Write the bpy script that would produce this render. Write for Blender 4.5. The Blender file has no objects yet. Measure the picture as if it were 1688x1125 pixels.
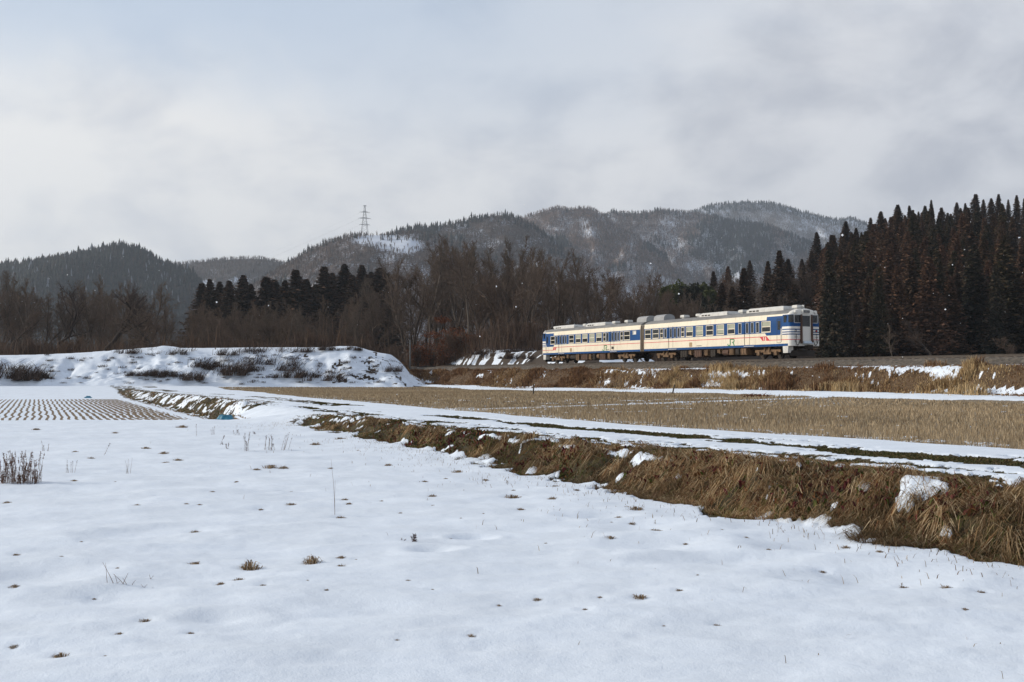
import bpy, math, random
import numpy as np
from mathutils import Vector

R = math.radians
scene = bpy.context.scene
col = scene.collection
F = 1766.0                      # focal length in photo pixels
EYE = 1.7
PITCH = math.atan((618 - 562.5) / F)

# ------------------------------------------------------------------ camera
cam_d = bpy.data.cameras.new('camera'); cam = bpy.data.objects.new('camera', cam_d); col.objects.link(cam)
cam_d.sensor_width = 36; cam_d.lens = 36 * F / 1688.0
cam_d.clip_start = .1; cam_d.clip_end = 20000
cam.location = (0, 0, EYE); cam.rotation_euler = (R(90) + PITCH, 0, 0)
scene.camera = cam

# ------------------------------------------------------------------ world, sun, exposure
SUN_EL, SUN_AZ = 22.0, -80.0    # azimuth clockwise from +Y
SUN_STRENGTH = 4.0
SKY_STRENGTH = 0.10
sundir = Vector((math.sin(R(SUN_AZ)) * math.cos(R(SUN_EL)), math.cos(R(SUN_AZ)) * math.cos(R(SUN_EL)), math.sin(R(SUN_EL))))
sl = bpy.data.lights.new('sun', 'SUN'); so = bpy.data.objects.new('sun', sl); col.objects.link(so)
sl.energy = SUN_STRENGTH; sl.angle = R(0.9); sl.color = (1.0, .90, .76)
so.rotation_euler = sundir.to_track_quat('Z', 'Y').to_euler()

w = bpy.data.worlds.new('World'); scene.world = w; w.use_nodes = True
def build_world():
    nt = w.node_tree; N = nt.nodes; L = nt.links
    for n in list(N): N.remove(n)
    def nd(t, **k):
        n = N.new(t)
        for a, b in k.items(): setattr(n, a, b)
        return n
    def math_(op, a, b=None, clamp=False):
        n = nd('ShaderNodeMath', operation=op); n.use_clamp = clamp
        for i, x in enumerate((a, b)):
            if x is None: continue
            if isinstance(x, (int, float)): n.inputs[i].default_value = x
            else: L.new(x, n.inputs[i])
        return n.outputs[0]
    def mix(f, a, b):
        n = nd('ShaderNodeMix', data_type='RGBA')
        if isinstance(f, (int, float)): n.inputs[0].default_value = f
        else: L.new(f, n.inputs[0])
        for i, x in ((6, a), (7, b)):
            if isinstance(x, tuple): n.inputs[i].default_value = (*x, 1)
            else: L.new(x, n.inputs[i])
        return n.outputs[2]
    def ramp(v, lo, hi):
        n = nd('ShaderNodeMapRange', interpolation_type='SMOOTHSTEP')
        L.new(v, n.inputs[0]); n.inputs[1].default_value = lo; n.inputs[2].default_value = hi
        return n.outputs[0]
    out = nd('ShaderNodeOutputWorld'); bg = nd('ShaderNodeBackground'); bg.inputs[1].default_value = SKY_STRENGTH
    L.new(bg.outputs[0], out.inputs[0])
    sky = nd('ShaderNodeTexSky', sky_type='NISHITA'); sky.sun_disc = False
    sky.sun_elevation = R(SUN_EL); sky.sun_rotation = R(SUN_AZ % 360); sky.air_density = 1; sky.dust_density = 1.5
    tc = nd('ShaderNodeTexCoord'); sep = nd('ShaderNodeSeparateXYZ'); L.new(tc.outputs['Generated'], sep.inputs[0])
    zc = math_('MAXIMUM', sep.outputs[2], 0.0)
    zz = math_('ADD', zc, 0.45)
    px = math_('DIVIDE', sep.outputs[0], zz); py = math_('DIVIDE', sep.outputs[1], zz)
    cb = nd('ShaderNodeCombineXYZ'); L.new(px, cb.inputs[0]); L.new(py, cb.inputs[1])
    def noise(vec, sc, det, rough, off, dist=0.0):
        mp = nd('ShaderNodeMapping'); L.new(vec, mp.inputs[0]); mp.inputs[1].default_value = off
        n = nd('ShaderNodeTexNoise'); L.new(mp.outputs[0], n.inputs[0])
        n.inputs['Scale'].default_value = sc; n.inputs['Detail'].default_value = det; n.inputs['Roughness'].default_value = rough
        n.inputs['Distortion'].default_value = dist
        return n.outputs[0]
    n1 = noise(cb.outputs[0], 2.6, 7, .52, (3.1, 7.7, 0), .6)     # large cloud billows
    n2 = noise(cb.outputs[0], 7.0, 6, .55, (11.3, 1.9, 0), .3)     # small wisps
    n3 = noise(cb.outputs[0], 1.5, 5, .55, (5.2, 2.4, 0), .3)       # gaps to blue
    # brighter toward the veiled sun (left), duller to the right
    sun_side = ramp(sep.outputs[0], .75, -.65)
    white = mix(sun_side, (7.4, 7.65, 8.2), (9.5, 9.45, 9.3))
    grey = mix(sun_side, (4.7, 5.0, 5.75), (7.5, 7.75, 8.2))
    m = math_('ADD', math_('MULTIPLY', n1, .64), math_('MULTIPLY', n2, .36))
    # one heavier grey cloud standing right of the railway, thinner bright cloud low toward the sun
    def blob(cx, cz, rx, rz):
        a = math_('POWER', math_('DIVIDE', math_('SUBTRACT', sep.outputs[0], cx), rx), 2); b = math_('POWER', math_('DIVIDE', math_('SUBTRACT', sep.outputs[2], cz), rz), 2)
        return math_('POWER', 2.718, math_('MULTIPLY', math_('ADD', a, b), -1.0))
    m = math_('SUBTRACT', m, math_('MULTIPLY', blob(.235, .245, .12, .05), .085))
    m = math_('SUBTRACT', m, math_('MULTIPLY', blob(.42, .26, .10, .07), .05))
    m = math_('ADD', m, math_('MULTIPLY', blob(-.28, .13, .22, .07), .08))
    cloud = mix(ramp(m, .35, .56), grey, white)
    # low horizon band: thick pale cloud
    blue = mix(.72, sky.outputs[0], (5.6, 7.0, 9.0))
    hi = ramp(sep.outputs[2], .14, .34)
    n3 = math_('ADD', n3, math_('MULTIPLY', blob(-.22, .33, .42, .11), .30))
    gap = math_('MULTIPLY', math_('MULTIPLY', ramp(n3, .46, .68), hi), .8)
    left = ramp(sep.outputs[0], .35, -.25)
    gap = math_('MULTIPLY', gap, math_('ADD', math_('MULTIPLY', left, .75), .25))
    over = ramp(sep.outputs[2], .42, .85)       # darker cloud added overhead, out of view, to cut skylight on the snow
    cloud = mix(over, cloud, (3.2, 3.5, 4.2))
    L.new(mix(gap, cloud, blue), bg.inputs[0])
build_world()
vs = scene.view_settings
vs.view_transform = 'Standard'; vs.look = 'None'; vs.gamma = 1; vs.exposure = 0; vs.use_curve_mapping = False
scene.render.engine = 'CYCLES'
scene.cycles.max_bounces = 6; scene.cycles.diffuse_bounces = 3; scene.cycles.volume_bounces = 0
scene.cycles.use_denoising = True

# ------------------------------------------------------------------ helpers
def G(px, py, z):
    """photo pixel -> world x, y on the level z"""
    u = (px - 844) / F; v = (562.5 - py) / F
    dy = math.cos(PITCH) - v * math.sin(PITCH); dz = math.sin(PITCH) + v * math.cos(PITCH)
    k = (z - EYE) / dz
    return u * k, dy * k
def XZ(px, py, Y):
    """photo pixel at distance Y -> world x, z"""
    u = (px - 844) / F; v = (562.5 - py) / F
    dy = math.cos(PITCH) - v * math.sin(PITCH); dz = math.sin(PITCH) + v * math.cos(PITCH)
    k = Y / dy
    return u * k, EYE + dz * k

def tag(o, label=None, cat=None, group=None, kind=None):
    if label: o['label'] = label
    if cat: o['category'] = cat
    if group: o['group'] = group
    if kind: o['kind'] = kind
    return o
def empty(name, loc=(0, 0, 0), rz=0.0):
    o = bpy.data.objects.new(name, None); col.objects.link(o)
    o.location = loc; o.rotation_euler = (0, 0, rz); o.empty_display_size = .2
    return o
def link(name, me, parent=None):
    o = bpy.data.objects.new(name, me); col.objects.link(o)
    if parent is not None: o.parent = parent
    return o
def copy_tree(o, parent=None):
    c = o.copy(); col.objects.link(c)
    if parent is not None: c.parent = parent
    for ch in list(o.children): copy_tree(ch, c)
    return c
def mesh_np(name, V, T, mat, C=None, smooth=False, attrs=None):
    """triangles or quads (array of shape n x 3 / n x 4) -> mesh data"""
    V = np.asarray(V, np.float32); T = np.asarray(T, np.int32)
    me = bpy.data.meshes.new(name)
    k = T.shape[1]
    me.vertices.add(len(V)); me.vertices.foreach_set('co', V.ravel())
    me.loops.add(T.size); me.loops.foreach_set('vertex_index', T.ravel())
    me.polygons.add(len(T)); me.polygons.foreach_set('loop_start', np.arange(0, T.size, k, dtype=np.int32))
    me.polygons.foreach_set('loop_total', np.full(len(T), k, np.int32))
    if smooth: me.polygons.foreach_set('use_smooth', np.ones(len(T), bool))
    me.update(calc_edges=True)
    if C is not None:
        a = me.color_attributes.new('col', 'FLOAT_COLOR', 'POINT')
        C = np.asarray(C, np.float32)
        if C.shape[1] == 3: C = np.hstack([C, np.ones((len(C), 1), np.float32)])
        a.data.foreach_set('color', C.ravel())
    for nm, val in (attrs or {}).items():
        a = me.attributes.new(nm, 'FLOAT', 'POINT'); a.data.foreach_set('value', np.asarray(val, np.float32))
    if mat is not None: me.materials.append(mat)
    return me

class MB:
    """collects polygons for one mesh"""
    def __init__(s): s.v = []; s.f = []; s.m = []
    def poly(s, pts, m=0):
        n = len(s.v); s.v += [tuple(p) for p in pts]; s.f.append(tuple(range(n, n + len(pts)))); s.m.append(m)
    def box(s, x0, x1, y0, y1, z0, z1, m=0):
        n = len(s.v)
        s.v += [(x, y, z) for z in (z0, z1) for (x, y) in ((x0, y0), (x1, y0), (x1, y1), (x0, y1))]
        for q in ((0, 3, 2, 1), (4, 5, 6, 7), (0, 1, 5, 4), (1, 2, 6, 5), (2, 3, 7, 6), (3, 0, 4, 7)):
            s.f.append(tuple(n + i for i in q)); s.m.append(m)
    def bevbox(s, x0, x1, y0, y1, z0, z1, b=.05, m=0):
        """box whose upper edges are chamfered"""
        n = len(s.v)
        lv = [(x0, x1, y0, y1, z0), (x0, x1, y0, y1, z1 - b), (x0 + b, x1 - b, y0 + b, y1 - b, z1)]
        for (a, c, d, e, z) in lv: s.v += [(a, d, z), (c, d, z), (c, e, z), (a, e, z)]
        for l in (0, 4):
            for i in range(4):
                j = (i + 1) % 4; s.f.append((n + l + i, n + l + j, n + l + 4 + j, n + l + 4 + i)); s.m.append(m)
        s.f.append((n + 8, n + 9, n + 10, n + 11)); s.m.append(m); s.f.append((n + 3, n + 2, n + 1, n)); s.m.append(m)
    def tube(s, p0, p1, r0, r1, k=8, m=0, caps=True):
        p0 = Vector(p0); p1 = Vector(p1); d = (p1 - p0).normalized()
        a = d.orthogonal().normalized(); b = d.cross(a); n = len(s.v)
        for p, r in ((p0, r0), (p1, r1)):
            for i in range(k):
                t = 2 * math.pi * i / k; s.v.append(tuple(p + (a * math.cos(t) + b * math.sin(t)) * r))
        for i in range(k):
            j = (i + 1) % k; s.f.append((n + i, n + j, n + k + j, n + k + i)); s.m.append(m)
        if caps:
            s.f.append(tuple(n + i for i in reversed(range(k)))); s.m.append(m)
            s.f.append(tuple(n + k + i for i in range(k))); s.m.append(m)
    def build(s, name, mats, parent=None, smooth=False):
        me = bpy.data.meshes.new(name); me.from_pydata(s.v, [], s.f)
        for mt in (mats if isinstance(mats, (list, tuple)) else [mats]): me.materials.append(mt)
        me.polygons.foreach_set('material_index', s.m)
        if smooth: me.polygons.foreach_set('use_smooth', [True] * len(s.f))
        me.update()
        return link(name, me, parent)

def _hash(ix, iy, seed):
    h = (ix.astype(np.int64) * 374761393 + iy.astype(np.int64) * 668265263 + seed * 974634787) & 0xffffffff
    h = ((h ^ (h >> 13)) * 1274126177) & 0xffffffff
    return ((h ^ (h >> 16)) & 0xffff) / 65535.0
def vnoise(x, y, seed=0):
    ix = np.floor(x); iy = np.floor(y); fx = x - ix; fy = y - iy
    fx = fx * fx * fx * (fx * (fx * 6 - 15) + 10); fy = fy * fy * fy * (fy * (fy * 6 - 15) + 10)
    a = _hash(ix, iy, seed); b = _hash(ix + 1, iy, seed); c = _hash(ix, iy + 1, seed); d = _hash(ix + 1, iy + 1, seed)
    return (a * (1 - fx) + b * fx) * (1 - fy) + (c * (1 - fx) + d * fx) * fy
def fbm(x, y, seed=0, oct=4, gain=.5):
    t = 0; amp = 1; tot = 0
    for i in range(oct):
        t = t + amp * vnoise(x * 2 ** i + 17.3 * i, y * 2 ** i - 9.1 * i, seed + i); tot += amp; amp *= gain
    return t / tot
def sstep(x, a=0., b=1.):
    t = np.clip((x - a) / (b - a), 0, 1); return t * t * (3 - 2 * t)

# ------------------------------------------------------------------ materials
def newmat(name):
    m = bpy.data.materials.new(name); m.use_nodes = True
    nt = m.node_tree; b = nt.nodes['Principled BSDF']
    return m, nt, b
def N_(nt, t, **k):
    n = nt.nodes.new(t)
    for a, b in k.items(): setattr(n, a, b)
    return n
def noise_n(nt, scale, detail=4, rough=.55, vec=None, coord='Object'):
    n = N_(nt, 'ShaderNodeTexNoise'); n.inputs['Scale'].default_value = scale
    n.inputs['Detail'].default_value = detail; n.inputs['Roughness'].default_value = rough
    if vec is None: vec = N_(nt, 'ShaderNodeTexCoord').outputs[coord]
    nt.links.new(vec, n.inputs['Vector'])
    return n.outputs[0]
def maprange(nt, v, a, b, c=0., d=1.):
    n = N_(nt, 'ShaderNodeMapRange', interpolation_type='SMOOTHSTEP'); nt.links.new(v, n.inputs[0])
    for i, x in enumerate((a, b, c, d)): n.inputs[1 + i].default_value = x
    return n.outputs[0]
def mixc(nt, f, a, b):
    n = N_(nt, 'ShaderNodeMix', data_type='RGBA')
    if isinstance(f, (int, float)): n.inputs[0].default_value = f
    else: nt.links.new(f, n.inputs[0])
    for i, x in ((6, a), (7, b)):
        if isinstance(x, tuple): n.inputs[i].default_value = (*x[:3], 1)
        else: nt.links.new(x, n.inputs[i])
    return n.outputs[2]
def mth(nt, op, a, b=None, clamp=False):
    n = N_(nt, 'ShaderNodeMath', operation=op); n.use_clamp = clamp
    for i, x in enumerate((a, b)):
        if x is None: continue
        if isinstance(x, (int, float)): n.inputs[i].default_value = x
        else: nt.links.new(x, n.inputs[i])
    return n.outputs[0]
def bump(nt, b, h, strength, dist):
    n = N_(nt, 'ShaderNodeBump'); n.inputs['Strength'].default_value = strength; n.inputs['Distance'].default_value = dist
    nt.links.new(h, n.inputs['Height']); nt.links.new(n.outputs[0], b.inputs['Normal'])
def paint(name, c, rough=.5, var=.12, scale=1.5, dirt=None, metal=0., spec=.4):
    """plain paint with slight unevenness and optional grime"""
    m, nt, b = newmat(name)
    n = noise_n(nt, scale, 6, .6)
    out = mixc(nt, maprange(nt, n, .3, .7), tuple(x * (1 - var) for x in c), tuple(min(1, x * (1 + var)) for x in c))
    if dirt:
        g = N_(nt, 'ShaderNodeTexCoord'); mp = N_(nt, 'ShaderNodeMapping'); mp.inputs[3].default_value = (2.2, 2.2, .5)
        nt.links.new(g.outputs['Object'], mp.inputs[0])
        d = noise_n(nt, 2.0, 8, .65, mp.outputs[0])
        out = mixc(nt, maprange(nt, d, .48, .80, 0, dirt[3]), out, dirt[:3])
    nt.links.new(out, b.inputs['Base Color'])
    b.inputs['Roughness'].default_value = rough; b.inputs['Metallic'].default_value = metal
    b.inputs['Specular IOR Level'].default_value = spec
    return m
def colmat(name, rough=.85, translucent=0., var=.0):
    """colour from the mesh's own per-vertex leaf / straw / bark colour"""
    m, nt, b = newmat(name)
    a = N_(nt, 'ShaderNodeAttribute', attribute_name='col')
    nt.links.new(a.outputs['Color'], b.inputs['Base Color'])
    b.inputs['Roughness'].default_value = rough; b.inputs['Specular IOR Level'].default_value = .15
    if translucent:
        tr = N_(nt, 'ShaderNodeBsdfTranslucent'); nt.links.new(a.outputs['Color'], tr.inputs[0])
        mx = N_(nt, 'ShaderNodeMixShader'); mx.inputs[0].default_value = translucent
        nt.links.new(b.outputs[0], mx.inputs[1]); nt.links.new(tr.outputs[0], mx.inputs[2])
        nt.links.new(mx.outputs[0], nt.nodes['Material Output'].inputs['Surface'])
    return m
SNOW = (.72, .80, .905)
def snow_colour(nt, n):
    return mixc(nt, maprange(nt, n, .35, .65), tuple(x * .955 for x in SNOW), tuple(min(1, x * 1.03) for x in SNOW))
def ground_material():
    m, nt, b = newmat('snow_and_earth')
    geo = N_(nt, 'ShaderNodeNewGeometry')
    a = N_(nt, 'ShaderNodeAttribute', attribute_name='snow'); c = N_(nt, 'ShaderNodeAttribute', attribute_name='col')
    big = noise_n(nt, 1.1, 5, .6, geo.outputs['Position']); fine = noise_n(nt, 14, 6, .65, geo.outputs['Position'])
    grain = noise_n(nt, 70, 3, .6, geo.outputs['Position'])
    mid = noise_n(nt, 2.6, 5, .6, geo.outputs['Position'])
    e = mth(nt, 'ADD', a.outputs['Fac'], mth(nt, 'MULTIPLY', mth(nt, 'SUBTRACT', fine, .5), .34))
    e = mth(nt, 'ADD', e, mth(nt, 'MULTIPLY', mth(nt, 'SUBTRACT', mid, .5), .85))
    f = maprange(nt, e, .45, .55)
    earth = mixc(nt, maprange(nt, fine, .3, .7), c.outputs['Color'], (.035, .028, .020))
    earth = mixc(nt, .45, c.outputs['Color'], earth)
    nt.links.new(mixc(nt, f, earth, snow_colour(nt, big)), b.inputs['Base Color'])
    b.inputs['Roughness'].default_value = .7; b.inputs['Specular IOR Level'].default_value = .2
    h = mth(nt, 'ADD', mth(nt, 'MULTIPLY', fine, .7), mth(nt, 'MULTIPLY', grain, .3))
    bump(nt, b, h, .36, .03)
    return m
def rows_material():
    """stubble rows: strips of snow lying between rows of cut rice"""
    m, nt, b = newmat('stubble_rows')
    geo = N_(nt, 'ShaderNodeNewGeometry')
    big = noise_n(nt, .28, 1, .4, geo.outputs['Position']); fine = noise_n(nt, 5, 5, .65, geo.outputs['Position'])
    a = N_(nt, 'ShaderNodeAttribute', attribute_name='across'); sn = N_(nt, 'ShaderNodeAttribute', attribute_name='snow')
    wob = mth(nt, 'MULTIPLY', mth(nt, 'SUBTRACT', big, .5), .30)
    s = mth(nt, 'SINE', mth(nt, 'MULTIPLY', mth(nt, 'ADD', a.outputs['Fac'], wob), 2 * math.pi / .33))
    e = mth(nt, 'ADD', mth(nt, 'MULTIPLY', s, .5), mth(nt, 'MULTIPLY', mth(nt, 'SUBTRACT', fine, .5), .25))
    e = mth(nt, 'ADD', e, mth(nt, 'MULTIPLY', mth(nt, 'SUBTRACT', sn.outputs['Fac'], .5), 2.2))
    f = maprange(nt, e, -.16, .12)
    soil = mixc(nt, maprange(nt, fine, .35, .65), (.22, .165, .105), (.12, .085, .055))
    nt.links.new(mixc(nt, f, soil, SNOW), b.inputs['Base Color'])
    b.inputs['Roughness'].default_value = .8; b.inputs['Specular IOR Level'].default_value = .15
    bump(nt, b, fine, .5, .05)
    return m
def ballast_material():
    m, nt, b = newmat('ballast_stone')
    geo = N_(nt, 'ShaderNodeNewGeometry')
    v = N_(nt, 'ShaderNodeTexVoronoi'); v.inputs['Scale'].default_value = 5; nt.links.new(geo.outputs['Position'], v.inputs['Vector'])
    big = noise_n(nt, .8, 4, .6, geo.outputs['Position'])
    stone = mixc(nt, v.outputs['Color'], (.018, .015, .012), (.165, .14, .11))
    stone = mixc(nt, maprange(nt, big, .4, .65, 0, .6), stone, (.075, .058, .042))
    a = N_(nt, 'ShaderNodeAttribute', attribute_name='snow')
    fine = noise_n(nt, 3.5, 5, .7, geo.outputs['Position'])
    e = mth(nt, 'ADD', a.outputs['Fac'], mth(nt, 'MULTIPLY', mth(nt, 'SUBTRACT', fine, .5), .9))
    nt.links.new(mixc(nt, maprange(nt, e, .45, .55), stone, SNOW), b.inputs['Base Color'])
    b.inputs['Roughness'].default_value = .9
    bump(nt, b, v.outputs['Distance'], .9, .06)
    return m
def hill_material():
    m, nt, b = newmat('wooded_hillside')
    geo = N_(nt, 'ShaderNodeNewGeometry')
    c = N_(nt, 'ShaderNodeAttribute', attribute_name='col'); a = N_(nt, 'ShaderNodeAttribute', attribute_name='snow')
    n1 = noise_n(nt, .09, 7, .72, geo.outputs['Position']); n2 = noise_n(nt, .35, 5, .7, geo.outputs['Position'])
    e = mth(nt, 'ADD', a.outputs['Fac'], mth(nt, 'MULTIPLY', mth(nt, 'SUBTRACT', n2, .5), 1.2))
    litter = mixc(nt, maprange(nt, n1, .35, .65), c.outputs['Color'], (.05, .042, .036))
    nt.links.new(mixc(nt, maprange(nt, e, .35, .75), litter, (.62, .68, .78)), b.inputs['Base Color'])
    b.inputs['Roughness'].default_value = .95; b.inputs['Specular IOR Level'].default_value = .05
    return m
M_ground = ground_material(); M_rows = rows_material(); M_ballast = ballast_material(); M_hill = hill_material()
M_straw = colmat('dry_straw', .8, .18); M_leaf = colmat('winter_foliage', .85, .08); M_bark = colmat('bark_and_twigs', .9)

# ------------------------------------------------------------------ terrain
A = np.array((-.405, .914)); Nn = np.array((.914, .405)); F0 = np.array((4.44, 9.3))
TN = np.array((.906, .423)); TD = np.array((.423, -.906)); T0 = np.array((21.1, 81.0)); EC = 53.38
RAIL_Z = 2.94
PATH_W = 6.3
crest_px = [(-500, 590), (-200, 588), (0, 586), (60, 585), (130, 582), (200, 577), (262, 572), (270, 570), (290, 574), (350, 574), (430, 573), (480, 573), (540, 573),
            (560, 571), (585, 571), (600, 576), (620, 581), (640, 584), (652, 593), (662, 603), (672, 616), (700, 632)]
CRX = np.array([XZ(a, b, 138)[0] for a, b in crest_px]); CRZ = np.array([XZ(a, b, 138)[1] for a, b in crest_px])
dimples = [(55, 955, .5, .05), (175, 993, .40, .035), (365, 1030, .24, .035), (985, 855, .4, .06), (715, 912, .22, .05), (780, 890, .2, .05), (1060, 875, .5, .06),
           (1090, 905, .5, .06), (330, 962, .5, .03), (600, 1010, .5, .03), (1200, 930, .6, .05), (1320, 905, .5, .05), (1420, 960, .6, .05), (250, 890, .6, .03)]
bare_spots = []     # filled by the tuft list: x, y, radius
bund_a = np.array(G(640, 672, .45)); bund_b = np.array(G(1230, 655, .45))
bund_d = (bund_b - bund_a) / np.linalg.norm(bund_b - bund_a); bund_n = np.array((-bund_d[1], bund_d[0]))

def coords(X, Y):
    s = A[0] * (X - F0[0]) + A[1] * (Y - F0[1]); d = Nn[0] * (X - F0[0]) + Nn[1] * (Y - F0[1])
    d0 = np.interp(s, [-20, 0, 3, 5, 9, 14, 22, 30, 60], [0, 0, -.2, -.38, -.15, .0, .15, .1, 0])
    e = TN[0] * X + TN[1] * Y - EC
    t = TD[0] * (X - T0[0]) + TD[1] * (Y - T0[1])
    return s, d - d0, e, t
def hill_back(X, Y):
    """ground beyond the railway: gently rising, with a wooded hill on the right"""
    r = X / np.maximum(Y, 1)
    amp = np.interp(r, [.05, .16, .25, .31, .38, .48, .6], [0, 10, 21, 25, 31, 36, 38])
    z = 2.3 + .032 * np.clip(Y - 150, 0, 400) + amp * sstep(Y, 165, 335)
    return z + (fbm(X * .03, Y * .03, 51, 3) - .5) * 2.0 * sstep(Y, 150, 220)
def terrain(X, Y, detail=True):
    X = np.asarray(X, float); Y = np.asarray(Y, float)
    s, d, e, t = coords(X, Y)
    # front snow field, step down to the left paddy, flat rising to the berm
    edge = 39.0 + (fbm(X * .35, Y * 0, 5, 3) - .5) * .9
    zb = -.5 * sstep(Y, edge, edge + 1.6) + .85 * sstep(Y, 100, 126)
    H = np.interp(s, [-30, 0, 4, 8, 18, 30, 45, 62, 95, 118], [.50, .50, .53, .47, .35, .33, .36, .36, .12, .1])
    H = np.maximum(H, zb)
    ramp = sstep(s, 27.5, 31) * (1 - sstep(s, 38.5, 43))
    rag = (fbm(X * 1.6, Y * 1.6, 8, 3) - .5)
    ds = -1.9 * ramp; wd = .95 + 2.6 * ramp + .5 * sstep(s, 43, 55)
    k = sstep(d + rag * .22, 0, 1); rise = sstep((d + rag * .25 - ds) / wd)
    z = zb + (H - zb) * rise
    bank_f = sstep(d, -.1, .15) * (1 - sstep(d, 1.0, 1.7)) * (1 - ramp)
    # paddies right of the path
    q = bund_n[0] * (X - bund_a[0]) + bund_n[1] * (Y - bund_a[1])
    zp = .40 - .12 * sstep(q, .3, .8) - .10 * sstep(Y, 70, 120)
    zp = zp + .15 * np.exp(-(q / .35) ** 2)
    zp = np.minimum(zp, H - .08) + .15 * np.exp(-(q / .35) ** 2) * 0
    pw = PATH_W + (fbm(s * .25, s * 0, 21, 3) - .5) * .5 + 4.5 * sstep(s, 55, 100)
    inpad = sstep(d, pw, pw + .5)
    z = z * (1 - inpad) + zp * inpad
    # railway bank
    lump = (fbm(t * .22, e * .35, 31, 4) - .5)
    ze = 2.22 * sstep(e + lump * 1.1, -6.0, -2.7)
    ze = np.where(e < -2.7, ze, 2.22)
    zt = np.interp(e, [-1.75, -.55, 3.45, 4.6], [2.22, 2.74, 2.74, 2.25])
    on = sstep(e, -6.4, -5.6)
    zrail = np.where((e > -1.75) & (e < 4.6), zt, ze)
    front_z = z * (1 - sstep(e, -6.0, -3.2)) + zrail * sstep(e, -6.0, -3.2)
    z = np.where(e > -6.0, np.maximum(front_z, z * (1 - on)), z)
    z = np.where(e > -1.75, zrail, z)
    z = z + .38 * sstep(e, -9.4, -6.2) * (1 - sstep(e, -5.2, -3.0)) * (.8 + .5 * lump)
    zh = hill_back(X, Y)
    mound = 2.7 * sstep(t, -97, -78) * (1 - sstep(t, -50, -40)) * sstep(e, 4.8, 9.5) * (1 - sstep(e, 15, 20))
    mound = mound * (.75 + .6 * fbm(t * .16, e * .2, 61, 4))
    bk = sstep(e, 4.4, 9)
    z = np.where(e > 4.4, z * (1 - bk) + zh * bk + mound, z)
    left_back = sstep(Y, 150, 158) * (1 - sstep(X, -15, -11)) * (1 - sstep(e, -5.9, -3))
    z = z * (1 - left_back) + np.maximum(z, zh) * left_back
    # the berm
    crz = np.interp(X, CRX, CRZ)
    top = np.maximum(crz, 0)
    face = np.interp(Y + (fbm(X * .12, Y * .12, 71, 3) - .5) * 2.5 * (1 - sstep(Y, 134, 138)), [126, 128, 131.5, 135, 137.6, 143, 152], [0, .07, .42, .80, 1., 1., 0])
    rdg = 1 - np.abs(2 * fbm(X * .42 + Y * .12, Y * .30, 74, 4, .55) - 1)
    zbm = crz * face + ((fbm(X * .35, Y * .35, 72, 5, .6) - .5) * 1.3 + (rdg - .75) * .9) * sstep(Y, 127, 130) * (1 - sstep(Y, 133, 138))
    isb = (X < CRX[-1]) & (Y > 126) & (Y < 152)
    z = np.where(isb, np.maximum(z, zbm), z)

    # ---- snow cover 0..1 and colour of the bare ground
    nz = fbm(X * .9, Y * .9, 90, 5, .55); n2 = fbm(s * .35, d * 1.5, 91, 5, .55); n3 = fbm(X * 2.6, Y * 2.6, 92, 4, .6)
    snow = np.ones_like(X)
    far = sstep(s, 10, 34)
    slope = sstep(d + rag * 1.25 + .05 + (n3 - .5) * .6, -.12, .22)
    crestgrass = 1 - sstep(d + (n2 - .5) * 3.4 + (n3 - .5) * .9 - .25, .95, 1.35)
    crestgrass = np.maximum(crestgrass, (1 - sstep(d + (n3 - .5) * .5, .6, 1.0)) * (1 - .35 * far))
    on_bank = slope * crestgrass
    n4 = fbm(s * 1.1 + d * .8, d * 2.6, 93, 5, .6)
    streak = sstep(n4 * .75 + n2 * .25 + (n3 - .5) * .3, .60 - .12 * far, .66 - .12 * far) * sstep(d, .15, .6)
    on_bank = on_bank * (1 - streak * (.2 + .8 * far)) * (1 - ramp * sstep(d, -3, -.2))
    strip = sstep(np.exp(-((d - 4.1 - (n2 - .5) * 1.4) / .75) ** 2) + (n3 - .5) * 1.0, .36, .66) * sstep(fbm(s * .28, d * .5, 95, 4, .6) - .04 * far, .35, .46)
    strip2 = sstep(n2 * .5 + n3 * .5, .455, .53) * sstep(d, 1.0, 1.5) * (1 - sstep(d, 2.4, 3.4))
    for (a, b, zz, r) in ((1520, 822, .38, .26), (1535, 812, .40, .2), (1500, 830, .36, .14), (1425, 812, .40, .10), (1665, 790, .5, .22), (1560, 790, .45, .12), (760, 712, .3, .18)):
        x0, y0 = G(a, b, zz); on_bank = on_bank * (1 - sstep(np.exp(-(((X - x0) / r) ** 2 + ((Y - y0) / (r * 1.5)) ** 2)) + (n3 - .5) * 2.2, .55, .75))
    snow = 1 - np.clip(on_bank + strip * .95 + strip2 * .9 * (1 - .3 * far), 0, 1)
    pn = fbm(X * .8, Y * .8, 97, 4)
    padsnow = sstep(n3 * .55 + pn * .45 - .10 * np.exp(-np.abs(d - pw) / 1.2) * -1, .66, .74) * .9
    bsn = np.exp(-((q + .55) / .55) ** 2) * sstep(n3 * .5 + pn * .5, .30, .45)
    padsnow = np.maximum(padsnow, bsn)
    padsnow = np.maximum(padsnow, np.exp(-((q - 3.2) / .7) ** 2) * sstep(pn, .5, .62))
    toe = sstep(e + lump * 1.8, -8.5, -8.1)
    padsnow = np.maximum(padsnow, sstep(n3, .52, .60) * (1 - sstep(d, pw + .8, pw + 4.5)) * .8)
    padsnow = np.maximum(padsnow, toe)
    snow = snow * (1 - inpad) + padsnow * inpad
    gn = fbm(t * .30 + e * .15, e * 1.9, 101, 5, .66)
    emb = sstep(gn, .55, .63) * .95 * sstep(t, -60, 0)
    emb = np.maximum(emb, sstep(gn, .60, .68))
    emb = np.maximum(emb, np.exp(-((e + 2.25) / .5) ** 2) * sstep(fbm(t * .25, e, 103, 4), .36, .48) * 1.2)
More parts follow.
